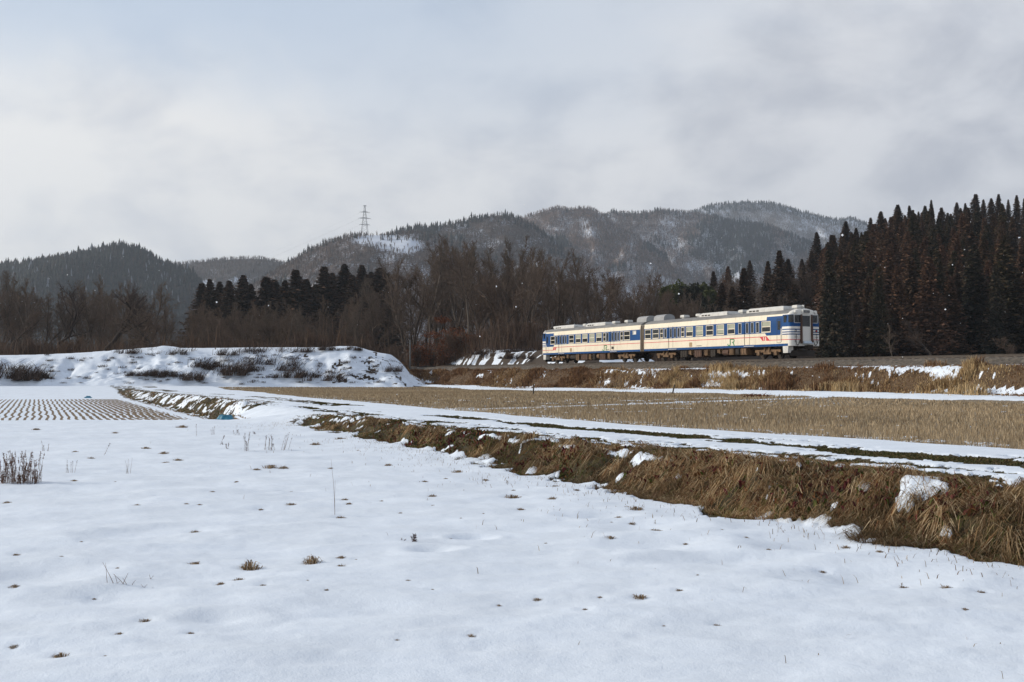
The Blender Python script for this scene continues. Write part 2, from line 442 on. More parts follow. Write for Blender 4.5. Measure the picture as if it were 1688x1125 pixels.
    inemb = sstep(e + lump * 3.0, -5.9, -5.2)
    snow = np.where(e > -7.4, snow * (1 - inemb) + emb * inemb, snow)
    bal = np.where((e > -1.9), .02 + .62 * np.exp(-((e + 1.9) / .3) ** 2), snow)
    snow = np.where(e > -1.9, bal, snow)
    mn = fbm((t + e * .9) * .55, e * .16, 111, 5, .64)
    msn = sstep(mound, .5, 1.1) * sstep(mn, .46, .52)
    snow = np.where(e > 4.4, np.maximum(msn, sstep(nz, .66, .78) * .7 * (1 - sstep(Y, 170, 200))), snow)
    bn = fbm(X * 1.5, Y * 1.1, 121, 5, .7); bp = fbm(X * .1, Y * .1, 122, 3)
    bare = sstep(bn + (bp - .5) * .5, .64, .74) * sstep(Y, 127.5, 129) * (1 - sstep(Y, 137.5, 139))
    snow = np.where(isb & (zbm >= z - .05), 1 - .85 * bare * sstep(X, -75, -35), snow)
    snow = np.where(isb & (Y > 141), .3, snow)
    snow = np.where(left_back > .5, .15, snow)
    for (x, y, r) in bare_spots:
        if abs(X.max() - X.min()) < 1e9:
            snow = np.minimum(snow, 1 - 1.0 * np.exp(-(((X - x) / r) ** 2 + ((Y - y) / (r * 1.2)) ** 2)) * (.7 + .6 * n3))
    earth = np.empty(X.shape + (3,))
    def setc(mask, c): earth[mask] = c
    earth[:] = (.10, .072, .042)
    onb = (d > -.3) & (d < pw)
    g = fbm(X * 1.1, Y * 1.1, 131, 3)[..., None]
    g2 = sstep(fbm(X * 7, Y * 7, 133, 3), .3, .7)[..., None]
    earth[onb] = ((np.array((.075, .045, .022)) * (1 - g) + np.array((.055, .055, .020)) * g) * (.45 + .9 * g2))[onb]
    earth[(e > 4.4) | (left_back > .5)] = (np.array((.055, .040, .030)) * (.7 + .6 * g))[(e > 4.4) | (left_back > .5)]
    padm = (d >= pw) & (e < -6)
    earth[padm] = (np.array((.25, .20, .135)) * (.75 + .5 * g))[padm]
    em = (e >= -6.0) & (e < -1.8)
    earth[em] = (np.array((.11, .07, .038)) * (.7 + .6 * g))[em]
    earth[e > 4.4] = (np.array((.055, .040, .030)) * (.7 + .6 * g))[e > 4.4]
    earth[isb] = (np.array((.055, .040, .030)) * (.7 + .6 * g))[isb]
    if detail:
        fld = (1 - sstep(d, -.2, .2)) * (1 - sstep(Y, 60, 90))
        z = z + fld * ((fbm(X * .45, Y * .8, 141, 4) - .5) * .10 + (fbm(X * 2.2, Y * 3.0, 142, 3) - .5) * .022 + (fbm(X * 1.3, Y * 4.5, 144, 4, .55) - .5) * .045)
        for (a, b, r, dep) in dimples:
            x0, y0 = G(a, b, 0)
            rr = ((X - x0) / r) ** 2 + ((Y - y0) / (r * .8)) ** 2
            z = z - dep * np.exp(-rr * 1.6) + dep * .25 * np.exp(-(np.sqrt(rr) - 1.5) ** 2 * 5)
        z = z + bank_f * (fbm(X * 2.4, Y * 2.4, 143, 4, .6) - .5) * .30
        z = z + .045 * sstep(snow, .40, .60) * (1 - sstep(Y, 60, 100))
    return z, snow, earth
def ground_z(x, y):
    return float(terrain(np.array([x]), np.array([y]), True)[0][0])
def ground_zs(X, Y): return terrain(X, Y, True)[0]

# tufts that poke out of the snow field: pixel, size
tuft_px = [(12, 834, 1.1), (122, 797, 1.3), (225, 841, .8), (307, 840, 1.), (329, 841, .9), (274, 768, 1.2), (293, 763, 1.5), (322, 882, 1.2), (134, 905, .7), (27, 924, .9), (101, 930, .8),
           (321, 936, .9), (412, 943, 1.5), (364, 972, .8), (394, 964, 1.1), (434, 975, .9), (194, 948, .7), (23, 984, .9), (155, 992, .8), (238, 1035, 1.), (22, 1081, .8), (98, 1095, 1.),
           (173, 1099, .5), (196, 1059, .6), (313, 1056, .9), (423, 777, 1.3), (446, 774, 1.4), (468, 775, 1.2), (430, 843, 1.), (479, 839, .9), (124, 749, 1.6), (270, 752, 1.),
           (569, 829, 1.2), (575, 837, 1.), (562, 857, 1.), (612, 834, .7), (629, 829, .7), (713, 823, .8), (713, 838, .6), (844, 824, 1.5), (847, 813, 1.), (797, 853, .5), (911, 828, .8),
           (858, 846, .8), (1035, 845, 1.), (1049, 849, 1.1), (1021, 862, .8), (1008, 867, .6), (1042, 868, .7), (1080, 877, 1.), (1087, 886, 1.2), (514, 931, 1.3), (562, 926, .7),
           (587, 928, .5), (563, 940, .7), (743, 893, .5), (1006, 895, .8), (507, 970, .4), (538, 985, .4), (673, 966, .4), (713, 980, .6), (822, 1007, .5), (886, 998, .6), (989, 996, .8),
           (965, 1018, .9), (1055, 997, 1.2), (777, 1060, .6), (655, 1065, .4), (1094, 1042, .5), (1355, 949, 1.), (1490, 972, .6), (1562, 979, .9), (1617, 986, .9), (1591, 1020, .5),
           (1182, 1037, .8), (1120, 987, .8), (1130, 900, .7), (1230, 895, .7), (1267, 916, .9), (1190, 885, .7), (1327, 912, .9), (755, 780, 1.5), (700, 800, .9), (640, 770, .9), (590, 745, 1.),
           (735, 795, .8), (545, 775, .9), (800, 795, .8), (915, 805, .9), (950, 815, 1.), (60, 710, 1.6), (190, 715, 1.4), (300, 707, 1.5), (520, 735, 1.2), (560, 726, 1.3), (1450, 920, .9),
           (1395, 905, .8), (480, 815, .6), (390, 800, .7), (350, 820, .5), (190, 800, .6), (240, 745, 1.), (150, 760, .8), (660, 850, .6), (760, 860, .5), (900, 900, .5), (1150, 960, .5)]
for (a, b, k) in tuft_px:
    pass

def build_terrain():
    na, nr = 620, 800
    ang = np.linspace(R(-37), R(37), na); rad = 3.0 * (470 / 3.0) ** np.linspace(0, 1, nr)
    # denser rings through the middle distance, where bank, paddies, berm and railway lie
    rad = np.sort(np.concatenate([rad[::1], np.linspace(126, 142, 130), np.linspace(142, 160, 20)]))
    nr = len(rad)
    RR, AA = np.meshgrid(rad, ang, indexing='ij')
    X = RR * np.sin(AA); Y = RR * np.cos(AA)
    z, snow, earth = terrain(X, Y)
    for (a, b, k) in tuft_px:
        x0, y0 = G(a, b, 0); r0 = .06 * k * (.4 + y0 * .05)
        z = z - .016 * k * np.exp(-((X - x0) ** 2 + (Y - y0) ** 2) / (2 * r0 * r0))
    V = np.stack([X, Y, z], -1).reshape(-1, 3); S = snow.ravel(); E = earth.reshape(-1, 3)
    i = np.arange(nr - 1)[:, None] * na + np.arange(na - 1)[None, :]
    Q = np.stack([i, i + 1, i + na + 1, i + na], -1).reshape(-1, 4)
    Xc = V[Q, 0].mean(1); Yc = V[Q, 1].mean(1)
    s, d, e, t = coords(Xc, Yc)
    ramp = ((s > 29) & (s < 42))
    reg = np.full(len(Q), -1)
    q = bund_n[0] * (Xc - bund_a[0]) + bund_n[1] * (Yc - bund_a[1])
    pw = PATH_W + (fbm(s * .25, s * 0, 21, 3) - .5) * .5 + 4.5 * sstep(s, 55, 100)
    left = d < -.12
    reg[left & (Yc < 40.4)] = 0
    reg[left & (Yc >= 40.4) & (Yc < 100)] = 1
    reg[left & (Yc >= 100)] = 2
    reg[~left & (d < 1.35)] = 3
    reg[~left & (d >= 1.35) & (d < pw)] = 4
    reg[~left & (d >= pw) & (q < 0)] = 5
    reg[~left & (d >= pw) & (q >= 0)] = 6
    reg[(e > -7.4) & (e <= -1.8)] = 7
    reg[(e > -1.8) & (e <= 4.5)] = 8
    reg[e > 4.5] = 9
    reg[(Xc < -12.8) & (Yc > 126) & (Yc < 152) & (e < -4.0)] = 10
    reg[(Xc < -12.8) & (Yc >= 152) & (e < -1.8)] = 9
    names = ['snow_field', 'stubble_field', 'snowy_track', 'grass_bank', 'farm_path', 'rice_paddy', 'rice_paddy', 'railway_embankment', 'ballast_bed', 'ground', 'snow_berm']
    for r in range(11):
        qs = Q[reg == r]
        if not len(qs): continue
        u, inv = np.unique(qs, return_inverse=True)
        _, dd, _, _ = coords(V[u, 0], V[u, 1])
        mat = M_rows if r == 1 else (M_ballast if r == 8 else M_ground)
        sn = S[u]
        if r == 1:      # row field: snowy margins, soil nearer the bank
            yy = V[u, 1]
            sn = .57 + .5 * (1 - sstep(yy, 40.5, 43)) + .5 * sstep(yy, 94, 99) - .26 * sstep(dd, -7.0, -2.0) + 1.0 * np.exp(-((dd + .75) / .32) ** 2)
        me = mesh_np(names[r], V[u], inv.reshape(qs.shape), mat, E[u], True, {'snow': sn, 'across': dd})
        tag(link(names[r], me), kind='structure')
    # ground sheet to the horizon
    mb = MB(); mb.poly([(-9000, -3000, -1.4), (9000, -3000, -1.4), (9000, 9000, -1.4), (-9000, 9000, -1.4)])
    m, nt, b = newmat('far_ground'); n = noise_n(nt, .02, 5, .6, None, 'Object')
    nt.links.new(mixc(nt, maprange(nt, n, .4, .6), (.06, .05, .04), (.6, .64, .7)), b.inputs['Base Color'])
    tag(mb.build('ground_plain', m), kind='structure')
    # snow field behind and beside the camera
    mb = MB()
    for k in range(60):
        a0 = R(37) + (2 * math.pi - R(74)) * k / 60; a1 = R(37) + (2 * math.pi - R(74)) * (k + 1) / 60
        P = lambda a, r: (r * math.sin(a), r * math.cos(a), -.03)
        mb.poly([P(a0, 1), P(a1, 1), P(a1, 60), P(a0, 60)])
    for k in range(20):
        a0 = R(-37) + R(74) * k / 20; a1 = R(-37) + R(74) * (k + 1) / 20
        mb.poly([P(a0, 1), P(a1, 1), P(a1, 3.05), P(a0, 3.05)])
    m = paint('snow_cover', SNOW, .7, .03)
    tag(mb.build('snow_field', m), kind='structure')
build_terrain()

# ------------------------------------------------------------------ grass and stubble
def blades(P, h, wd, lean, bend, C, rng, tipc=None):
    """P n x 3 roots; h, wd n; lean n x 2 horizontal offset at the tip; two-part blades"""
    n = len(P); th = rng.uniform(0, math.pi, n)
    side = np.stack([np.cos(th), np.sin(th), np.zeros(n)], 1) * (wd / 2)[:, None]
    mid = P + np.stack([lean[:, 0] * .35, lean[:, 1] * .35, h * .62], 1)
    tip = P + np.stack([lean[:, 0], lean[:, 1], h * (1 - bend)], 1)
    V = np.stack([P - side, P + side, mid - side * .75, mid + side * .75, tip], 1).reshape(-1, 3)
    b = (np.arange(n) * 5)[:, None]
    T = np.concatenate([b + np.array([[0, 1, 3]]), b + np.array([[0, 3, 2]]), b + np.array([[2, 3, 4]])])
    CC = np.repeat(C, 5, 0)
    return V, T, CC
def merge(parts):
    Vs, Ts, Cs = [], [], []; o = 0
    for V, T, C in parts:
        Vs.append(V); Ts.append(T + o); Cs.append(C); o += len(V)
    return np.concatenate(Vs), np.concatenate(Ts), np.concatenate(Cs)
def palette(rng, n, cols, wts, jit=.25):
    idx = rng.choice(len(cols), n, p=np.array(wts) / sum(wts))
    return np.array(cols)[idx] * (1 + rng.uniform(-jit, jit, (n, 1)))
STRAW = [(.37, .265, .15), (.27, .17, .085), (.17, .10, .052), (.47, .37, .235), (.21, .09, .042)]

def bank_grass():
    rng = np.random.default_rng(3); parts = []
    def hug(X, Y, z, h, lean, wd, C, lift):
        """blades that arch up and fall over onto the slope below"""
        n = len(X); th = rng.uniform(0, math.pi, n); side = np.stack([np.cos(th), np.sin(th), np.zeros(n)], 1) * (wd / 2)[:, None]
        tx, ty = X + lean[:, 0], Y + lean[:, 1]; tz = terrain(tx, ty)[0]; mx, my = X + lean[:, 0] * .45, Y + lean[:, 1] * .45
        mz = np.maximum((z + tz) / 2, terrain(mx, my)[0]) + h
        P = np.stack([X, Y, z - .02], 1); mid = np.stack([mx, my, mz], 1); tip = np.stack([tx, ty, tz + lift], 1)
        V = np.stack([P - side, P + side, mid - side * .8, mid + side * .8, tip], 1).reshape(-1, 3)
        b = (np.arange(n) * 5)[:, None]
        T = np.concatenate([b + np.array([[0, 1, 3]]), b + np.array([[0, 3, 2]]), b + np.array([[2, 3, 4]])])
        parts.append((V, T, np.repeat(C, 5, 0)))
    base = math.atan2(-Nn[1], -Nn[0])
    for (s0, s1, dens, hs, ws) in ((-5, 6, 6000, 1., .006), (6, 14, 3000, 1., .0085), (14, 30, 1000, 1., .017), (42, 60, 420, 1.1, .03), (60, 112, 190, 1.1, .045)):
        n = int((s1 - s0) * 1.9 * dens)
        s = rng.uniform(s0, s1, n); d = rng.uniform(-.35, 2.0, n)
        X = F0[0] + A[0] * s + Nn[0] * d; Y = F0[1] + A[1] * s + Nn[1] * d
        z, snow, _ = terrain(X, Y)
        clump = fbm(X * 2.4, Y * 2.4, 201, 4, .6); kind = fbm(X * .55, Y * .55, 202, 3)
        keep = ((snow < .45) | ((rng.uniform(0, 1, n) < .10) & (d > .1) & (d < 1.2))) & (rng.uniform(0, 1, n) < .30 + 1.2 * sstep(clump, .35, .62))
        X, Y, z, d, clump, kind = (a[keep] for a in (X, Y, z, d, clump, kind)); n = len(X)
        straw = sstep(kind + (clump - .5) * .6, .36, .56)
        C = palette(rng, n, STRAW, [4, 4, 2.4, 1.6, 1.2])
        low = palette(rng, n, [(.10, .125, .028), (.21, .10, .042), (.15, .10, .045), (.14, .032, .034), (.10, .11, .033), (.30, .21, .115)], [4, 3.2, 3, 1.4, 3.2, 1.3])
        straw = straw * (1 - .6 * sstep(s[keep] if len(s) != n else s, 6, 17)); u = rng.uniform(0, 1, n) < straw * .85 + .05
        C = np.where(u[:, None], C, low) * (.52 + 1.0 * sstep(fbm(X * 1.1, Y * 1.1, 205, 4, .6), .25, .75))[:, None]
        ang = base + (fbm(X * 1.7, Y * 1.7, 203, 3) - .5) * 5.5 + rng.normal(0, .85, n)
        L = (.05 + .20 * rng.uniform(0, 1, n)) * (.45 + .65 * straw) * hs * (1 - .5 * sstep(d, .9, 1.7))
        h = L * rng.uniform(.10, .42, n) * (1 - .4 * sstep(d, .8, 1.3))
        hug(X, Y, z, h, np.stack([np.cos(ang) * L, np.sin(ang) * L], 1), ws * rng.uniform(.6, 1.5, n), C, rng.uniform(.0, .05, n))
    # arching tussocks
    nt = 260; s = -5 + 30 * rng.uniform(0, 1, nt) ** 2.6; d = rng.uniform(.12, 1.15, nt)
    cx = F0[0] + A[0] * s + Nn[0] * d; cy = F0[1] + A[1] * s + Nn[1] * d; kd = fbm(cx * .55, cy * .55, 202, 3); cz, sn, _ = terrain(cx, cy)
    ok = (sn < .4) & (kd > .45); cx, cy = cx[ok], cy[ok]; nb = 120; n = len(cx) * nb
    tone = np.repeat(rng.uniform(.65, 1.35, len(cx)), nb); big = np.repeat(rng.uniform(.6, 1.25, len(cx)), nb); dirn = np.repeat(base + rng.normal(0, 1.0, len(cx)), nb)
    X = np.repeat(cx, nb) + rng.normal(0, .05, n); Y = np.repeat(cy, nb) + rng.normal(0, .05, n); z, sn, _ = terrain(X, Y)
    ang = dirn + rng.normal(0, .85, n); L = big * rng.uniform(.08, .36, n); h = L * rng.uniform(.15, .45, n)
    C = palette(rng, n, STRAW, [5, 3, 1.5, 2.5, .5], .2) * tone[:, None]
    hug(X, Y, z, h, np.stack([np.cos(ang) * L, np.sin(ang) * L], 1), (.004 + .00045 * Y) * rng.uniform(.6, 1.4, n), C, rng.uniform(0, .03, n))
    # short turf on the strips along the path
    n = 260000; s = rng.uniform(-5, 45, n) ; s = -5 + 50 * rng.uniform(0, 1, n) ** 1.6; d = rng.uniform(1.0, 5.6, n)
    X = F0[0] + A[0] * s + Nn[0] * d; Y = F0[1] + A[1] * s + Nn[1] * d
    z, snow, _ = terrain(X, Y); keep = snow < .42
    X, Y, z = X[keep], Y[keep], z[keep]; n = len(X)
    h = rng.uniform(.015, .055, n); L = h * rng.uniform(.4, 1.8, n); an = rng.uniform(0, 6.28, n)
    C = palette(rng, n, [(.06, .065, .02), (.10, .075, .035), (.045, .05, .018), (.15, .11, .06)], [3, 3, 2, 1])
    parts.append(blades(np.stack([X, Y, z - .01], 1), h, .012 + .0006 * Y, np.stack([np.cos(an) * L, np.sin(an) * L], 1), rng.uniform(0, .4, n), C, rng))
    V, T, C = merge(parts)
    tag(link('bank_grass', mesh_np('bank_grass', V, T, M_straw, C)), 'bent dead straw-coloured grass covering the bank beside the farm path', 'grass', kind='stuff')
    # broad red and green leaves low on the bank
    n = 9000; s = -5 + 26 * rng.uniform(0, 1, n) ** 1.3; d = rng.uniform(.0, 1.1, n)
    X = F0[0] + A[0] * s + Nn[0] * d; Y = F0[1] + A[1] * s + Nn[1] * d
    patch = fbm(X * .9, Y * .9, 211, 3); z, snow, _ = terrain(X, Y)
    keep = (snow < .4) & (patch > .50); X, Y, z, patch = X[keep], Y[keep], z[keep], patch[keep]; n = len(X)
    h = rng.uniform(.04, .13, n); an = rng.uniform(0, 6.28, n); L = rng.uniform(.05, .13, n)
    C = palette(rng, n, [(.105, .022, .024), (.075, .018, .022), (.07, .085, .02), (.14, .06, .024)], [3, 2, 3, 3], .3)
    V, T, C = blades(np.stack([X, Y, z], 1), h, rng.uniform(.02, .05, n), np.stack([np.cos(an) * L, np.sin(an) * L], 1), rng.uniform(.1, .6, n), C, rng)
    tag(link('bank_weeds', mesh_np('bank_weeds', V, T, M_leaf, C)), 'dark red and green leafy weeds low on the grass bank', 'weeds', kind='stuff')
bank_grass()

def stubble():
    rng = np.random.default_rng(5); parts = []
    # right-hand paddies
    def field(y0, y1, ds, dd, nb, hh, ww):
        s = np.arange(-14, 135, ds); d = np.arange(5.2, 75, dd)
        S, D = np.meshgrid(s, d); S = S.ravel(); D = D.ravel()
        S = S + rng.normal(0, .025, len(S)); D = D + rng.normal(0, .02, len(D))
        X = F0[0] + A[0] * S + Nn[0] * D; Y = F0[1] + A[1] * S + Nn[1] * D
        k = (Y > y0) & (Y <= y1) & (np.abs(X / Y) < .58) & (Y > 8)
        X, Y = X[k], Y[k]
        s_, d_, e_, t_ = coords(X, Y)
        q = bund_n[0] * (X - bund_a[0]) + bund_n[1] * (Y - bund_a[1])
        pw = PATH_W + (fbm(s_ * .25, s_ * 0, 21, 3) - .5) * .5 + 4.5 * sstep(s_, 55, 100)
        k = (d_ > pw + .35) & (e_ < -8.7) & (Y < 125.5) & ~((q > -1.1) & (q < .5))
        X, Y = X[k], Y[k]; z, sn, _ = terrain(X, Y)
        X = np.repeat(X, nb); Y = np.repeat(Y, nb); z = np.repeat(z, nb); n = len(X)
        a = rng.uniform(0, 6.28, n); r = rng.uniform(0, .05, n)
        patch = np.repeat(.75 + .5 * fbm(X[::nb] * .12, Y[::nb] * .12, 221, 3), nb)
        h = hh * rng.uniform(.55, 1.25, n); L = rng.uniform(.0, .07, n)
        C = palette(rng, n, [(.40, .32, .215), (.33, .255, .165), (.25, .185, .115), (.47, .39, .27)], [4, 4, 2, 1], .18) * patch[:, None]
        parts.append(blades(np.stack([X + np.cos(a) * r, Y + np.sin(a) * r, z - .01], 1), h, ww * rng.uniform(.7, 1.3, n),
                            np.stack([np.cos(a) * L, np.sin(a) * L], 1), rng.uniform(0, .1, n), C, rng))
    field(8, 26, .18, .30, 9, .17, .011)
    field(26, 48, .22, .30, 5, .16, .02)
    field(48, 126, .36, .30, 3, .14, .045)
    V, T, C = merge(parts)
    tag(link('rice_stubble', mesh_np('rice_stubble', V, T, M_straw, C)), 'pale straw rice stubble covering the paddies beyond the farm path', 'stubble', kind='stuff')
    # left paddy, in snow-filled rows
    parts = []
    P = .62
    s = np.arange(32, 112, .20); k = np.arange(-70, -1) * P
    S, D = np.meshgrid(s, k); S = S.ravel(); D = D.ravel()
    X = F0[0] + A[0] * S + Nn[0] * D; Y = F0[1] + A[1] * S + Nn[1] * D
    m = (Y > 44) & (Y < 96) & (X / Y > -.62); X, Y, D = X[m], Y[m], D[m]
    X = X + rng.normal(0, .05, len(X)); z, _, _ = terrain(X, Y)
    nb = 2; X = np.repeat(X, nb); Y = np.repeat(Y, nb); z = np.repeat(z, nb); n = len(X); a = rng.uniform(0, 6.28, n)
    C = palette(rng, n, [(.27, .20, .125), (.21, .15, .09), (.16, .11, .065)], [3, 3, 2])
    return
stubble_left = stubble()

def embankment_grass():
    rng = np.random.default_rng(7); parts = []
    n = 170000; t = rng.uniform(-105, 28, n); e = rng.uniform(-7.0, -1.95, n)
    X = T0[0] + TD[0] * t + TN[0] * e; Y = T0[1] + TD[1] * t + TN[1] * e
    k = (np.abs(X / Y) < .56) & (Y > 25); X, Y, t, e = X[k], Y[k], t[k], e[k]
    z, snow, _ = terrain(X, Y)
    cl = fbm(t * .55, e * .9, 231, 4, .6); big = fbm(t * .12, e * .2, 232, 3)
    keep = ((snow < .55) | (rng.uniform(0, 1, len(X)) < .14)) & (rng.uniform(0, 1, len(X)) < .55 + 1.0 * sstep(cl, .42, .6)) & (e > -6.3 + (cl - .5) * 3)
    X, Y, z, t, e, cl, big = (a[keep] for a in (X, Y, z, t, e, cl, big)); n = len(X)
    h = (.16 + (.55 + .35 * sstep(t, -10, 12)) * sstep(cl, .48, .68)) * rng.uniform(.5, 1.2, n) * (.7 + .3 * sstep(t, -70, 10)) * np.where(e > -2.9, .55, 1)
    C1 = palette(rng, n, [(.42, .30, .165), (.32, .215, .11), (.20, .115, .06)], [4, 4, 2]); C2 = palette(rng, n, [(.16, .085, .045), (.25, .145, .072), (.11, .065, .04)], [4, 3, 2])
    C = np.where((rng.uniform(0, 1, n) < sstep(big, .36, .60) * (.35 + .65 * sstep(t, -80, 0)))[:, None], C1, C2)
    tall = sstep(fbm(t * .45, e * .5, 236, 3), .50, .60) * sstep(t, -30, -5) * (e < -3.2)
    h = np.minimum(h * (1 + .30 * tall), .85) ; C = np.where((rng.uniform(0, 1, n) < tall)[:, None], palette(rng, n, [(.50, .38, .215), (.42, .30, .16), (.36, .25, .13)], [3, 3, 2]), C)
    an = rng.uniform(0, 6.28, n); L = h * rng.uniform(.1, .6, n)
    V, T, C = blades(np.stack([X, Y, z - .03], 1), h, .022 + .00035 * Y * rng.uniform(.6, 1.3, n), np.stack([np.cos(an) * L, np.sin(an) * L], 1), rng.uniform(0, .35, n), C, rng)
    tag(link('embankment_grass', mesh_np('embankment_grass', V, T, M_straw, C)), 'tall tan and rusty dead grass on the railway embankment', 'grass', kind='stuff')
embankment_grass()

# ------------------------------------------------------------------ trees: generators
def seg_mesh(segs, C, rng):
    """segs: (p0, p1, r0, r1, sides) -> V, T, colours; sides 0 = flat tapering twig"""
    Vs, Ts, Cs = [], [], []; o = 0
    for (p0, p1, r0, r1, k) in segs:
        d = p1 - p0; ln = np.linalg.norm(d)
        if ln < 1e-6: continue
        d = d / ln
        a = np.cross(d, (.31, .52, .79)); a /= np.linalg.norm(a) + 1e-9; b = np.cross(d, a)
        c = np.array(C) * rng.uniform(.75, 1.3)
        if k == 0:
            th = rng.uniform(0, math.pi); q = a * math.cos(th) + b * math.sin(th)
            Vs.append(np.array([p0 - q * r0, p0 + q * r0, p1])); Ts.append(np.array([[0, 1, 2]]) + o); Cs.append(np.tile(c, (3, 1))); o += 3
        else:
            th = np.arange(k) * 2 * math.pi / k
            ring = np.cos(th)[:, None] * a + np.sin(th)[:, None] * b
            Vs.append(np.concatenate([p0 + ring * r0, p1 + ring * r1]))
            i = np.arange(k); j = (i + 1) % k
            Ts.append(np.concatenate([np.stack([i, j, k + j], 1), np.stack([i, k + j, k + i], 1)]) + o); Cs.append(np.tile(c, (2 * k, 1))); o += 2 * k
    return np.concatenate(Vs), np.concatenate(Ts), np.concatenate(Cs)

def bare_tree_meshes(name, seed, H=16, spread=.5, first=.3, nb=13, up=.55, wig=.12, r0=.20, barkc=(.075, .060, .050), twigc=(.118, .089, .070), twigs=6, twr=.022, forks=1):
    rng = np.random.default_rng(seed); trunk, crown = [], []
    def unit(v): return v / (np.linalg.norm(v) + 1e-9)
    def limb(p, d, ln, r, lev, out, n):
        pts = [p]; dirs = [d]
        for i in range(n):
            d = unit(d + rng.normal(0, wig, 3) + np.array((0, 0, .10 if lev else .02)))
            p2 = p + d * ln / n; ra = r * (1 - i / n * .75); rb = r * (1 - (i + 1) / n * .75)
            out.append((p, p2, ra, rb, (7, 5, 3, 0)[min(lev, 3)] if lev < 3 else 0)); p = p2; pts.append(p); dirs.append(d)
        return pts, dirs
    def along(pts, dirs, f):
        x = f * (len(pts) - 1); i = min(int(x), len(pts) - 2)
        return pts[i] + (pts[i + 1] - pts[i]) * (x - i), dirs[i + 1]
    def side(d, ang):
        a = unit(np.cross(d, rng.normal(0, 1, 3))); return unit(d * math.cos(ang) + a * math.sin(ang))
    for fk in range(forks):
        d0 = unit(np.array((rng.normal(0, .1 + .25 * (forks > 1)), rng.normal(0, .1 + .25 * (forks > 1)), 1.)))
        pts, dirs = limb(np.array((rng.normal(0, .15) * (forks > 1), 0, -.3)), d0, H * (.93 - .12 * fk), r0 * (1 - .2 * fk), 0, trunk, 8)
        for i in range(nb):
            f = first + (1 - first) * (i + rng.uniform(0, 1)) / nb * .98; p, d = along(pts, dirs, min(f, .99))
            ln = H * spread * (1 - .65 * (f - first) / (1 - first)) * rng.uniform(.6, 1.1)
            dd = side(d, rng.uniform(.5, 1.15) * (1.25 - up)); dd = unit(dd + np.array((0, 0, up * .5)))
            p1, d1 = limb(p, dd, ln, r0 * .38 * (1 - .6 * f) + .02, 1, trunk if i < nb // 2 and f < .6 else crown, 4)
            for j in range(7):
                f2 = .2 + .78 * (j + rng.uniform(0, 1)) / 7; q, e = along(p1, d1, min(f2, .99))
                l2 = ln * rng.uniform(.3, .55) * (1.1 - .5 * f2); e2 = unit(side(e, rng.uniform(.4, 1.0)) + np.array((0, 0, .08)))
                p2, d2 = limb(q, e2, l2, .035, 2, crown, 2)
                for k in range(5):
                    f3 = .15 + .83 * (k + rng.uniform(0, 1)) / 5; q3, e3 = along(p2, d2, min(f3, .99))
                    l3 = l2 * rng.uniform(.4, .8); e4 = unit(side(e3, rng.uniform(.4, 1.0)) + np.array((0, 0, .08)))
                    p3, d3 = limb(q3, e4, l3, twr, 3, crown, 1)
                    for m in range(twigs):
                        f4 = rng.uniform(.1, 1); q4, e5 = along(p3, d3, min(f4, .99))
                        e6 = unit(side(e5, rng.uniform(.3, .8)) + np.array((0, 0, .2)))
                        crown.append((q4, q4 + e6 * l3 * rng.uniform(.4, .8), twr * .8, .004, 0))
    tm = mesh_np(name + '_trunk', *[x for x in seg_mesh(trunk, barkc, rng)][:2], M_bark, None)
    V, T, C = seg_mesh(trunk, barkc, rng); tm = mesh_np(name + '_trunk', V, T, M_bark, C, True)
    V, T, C = seg_mesh(crown, twigc, rng); cm = mesh_np(name + '_crown', V, T, M_bark, C)
    return tm, cm

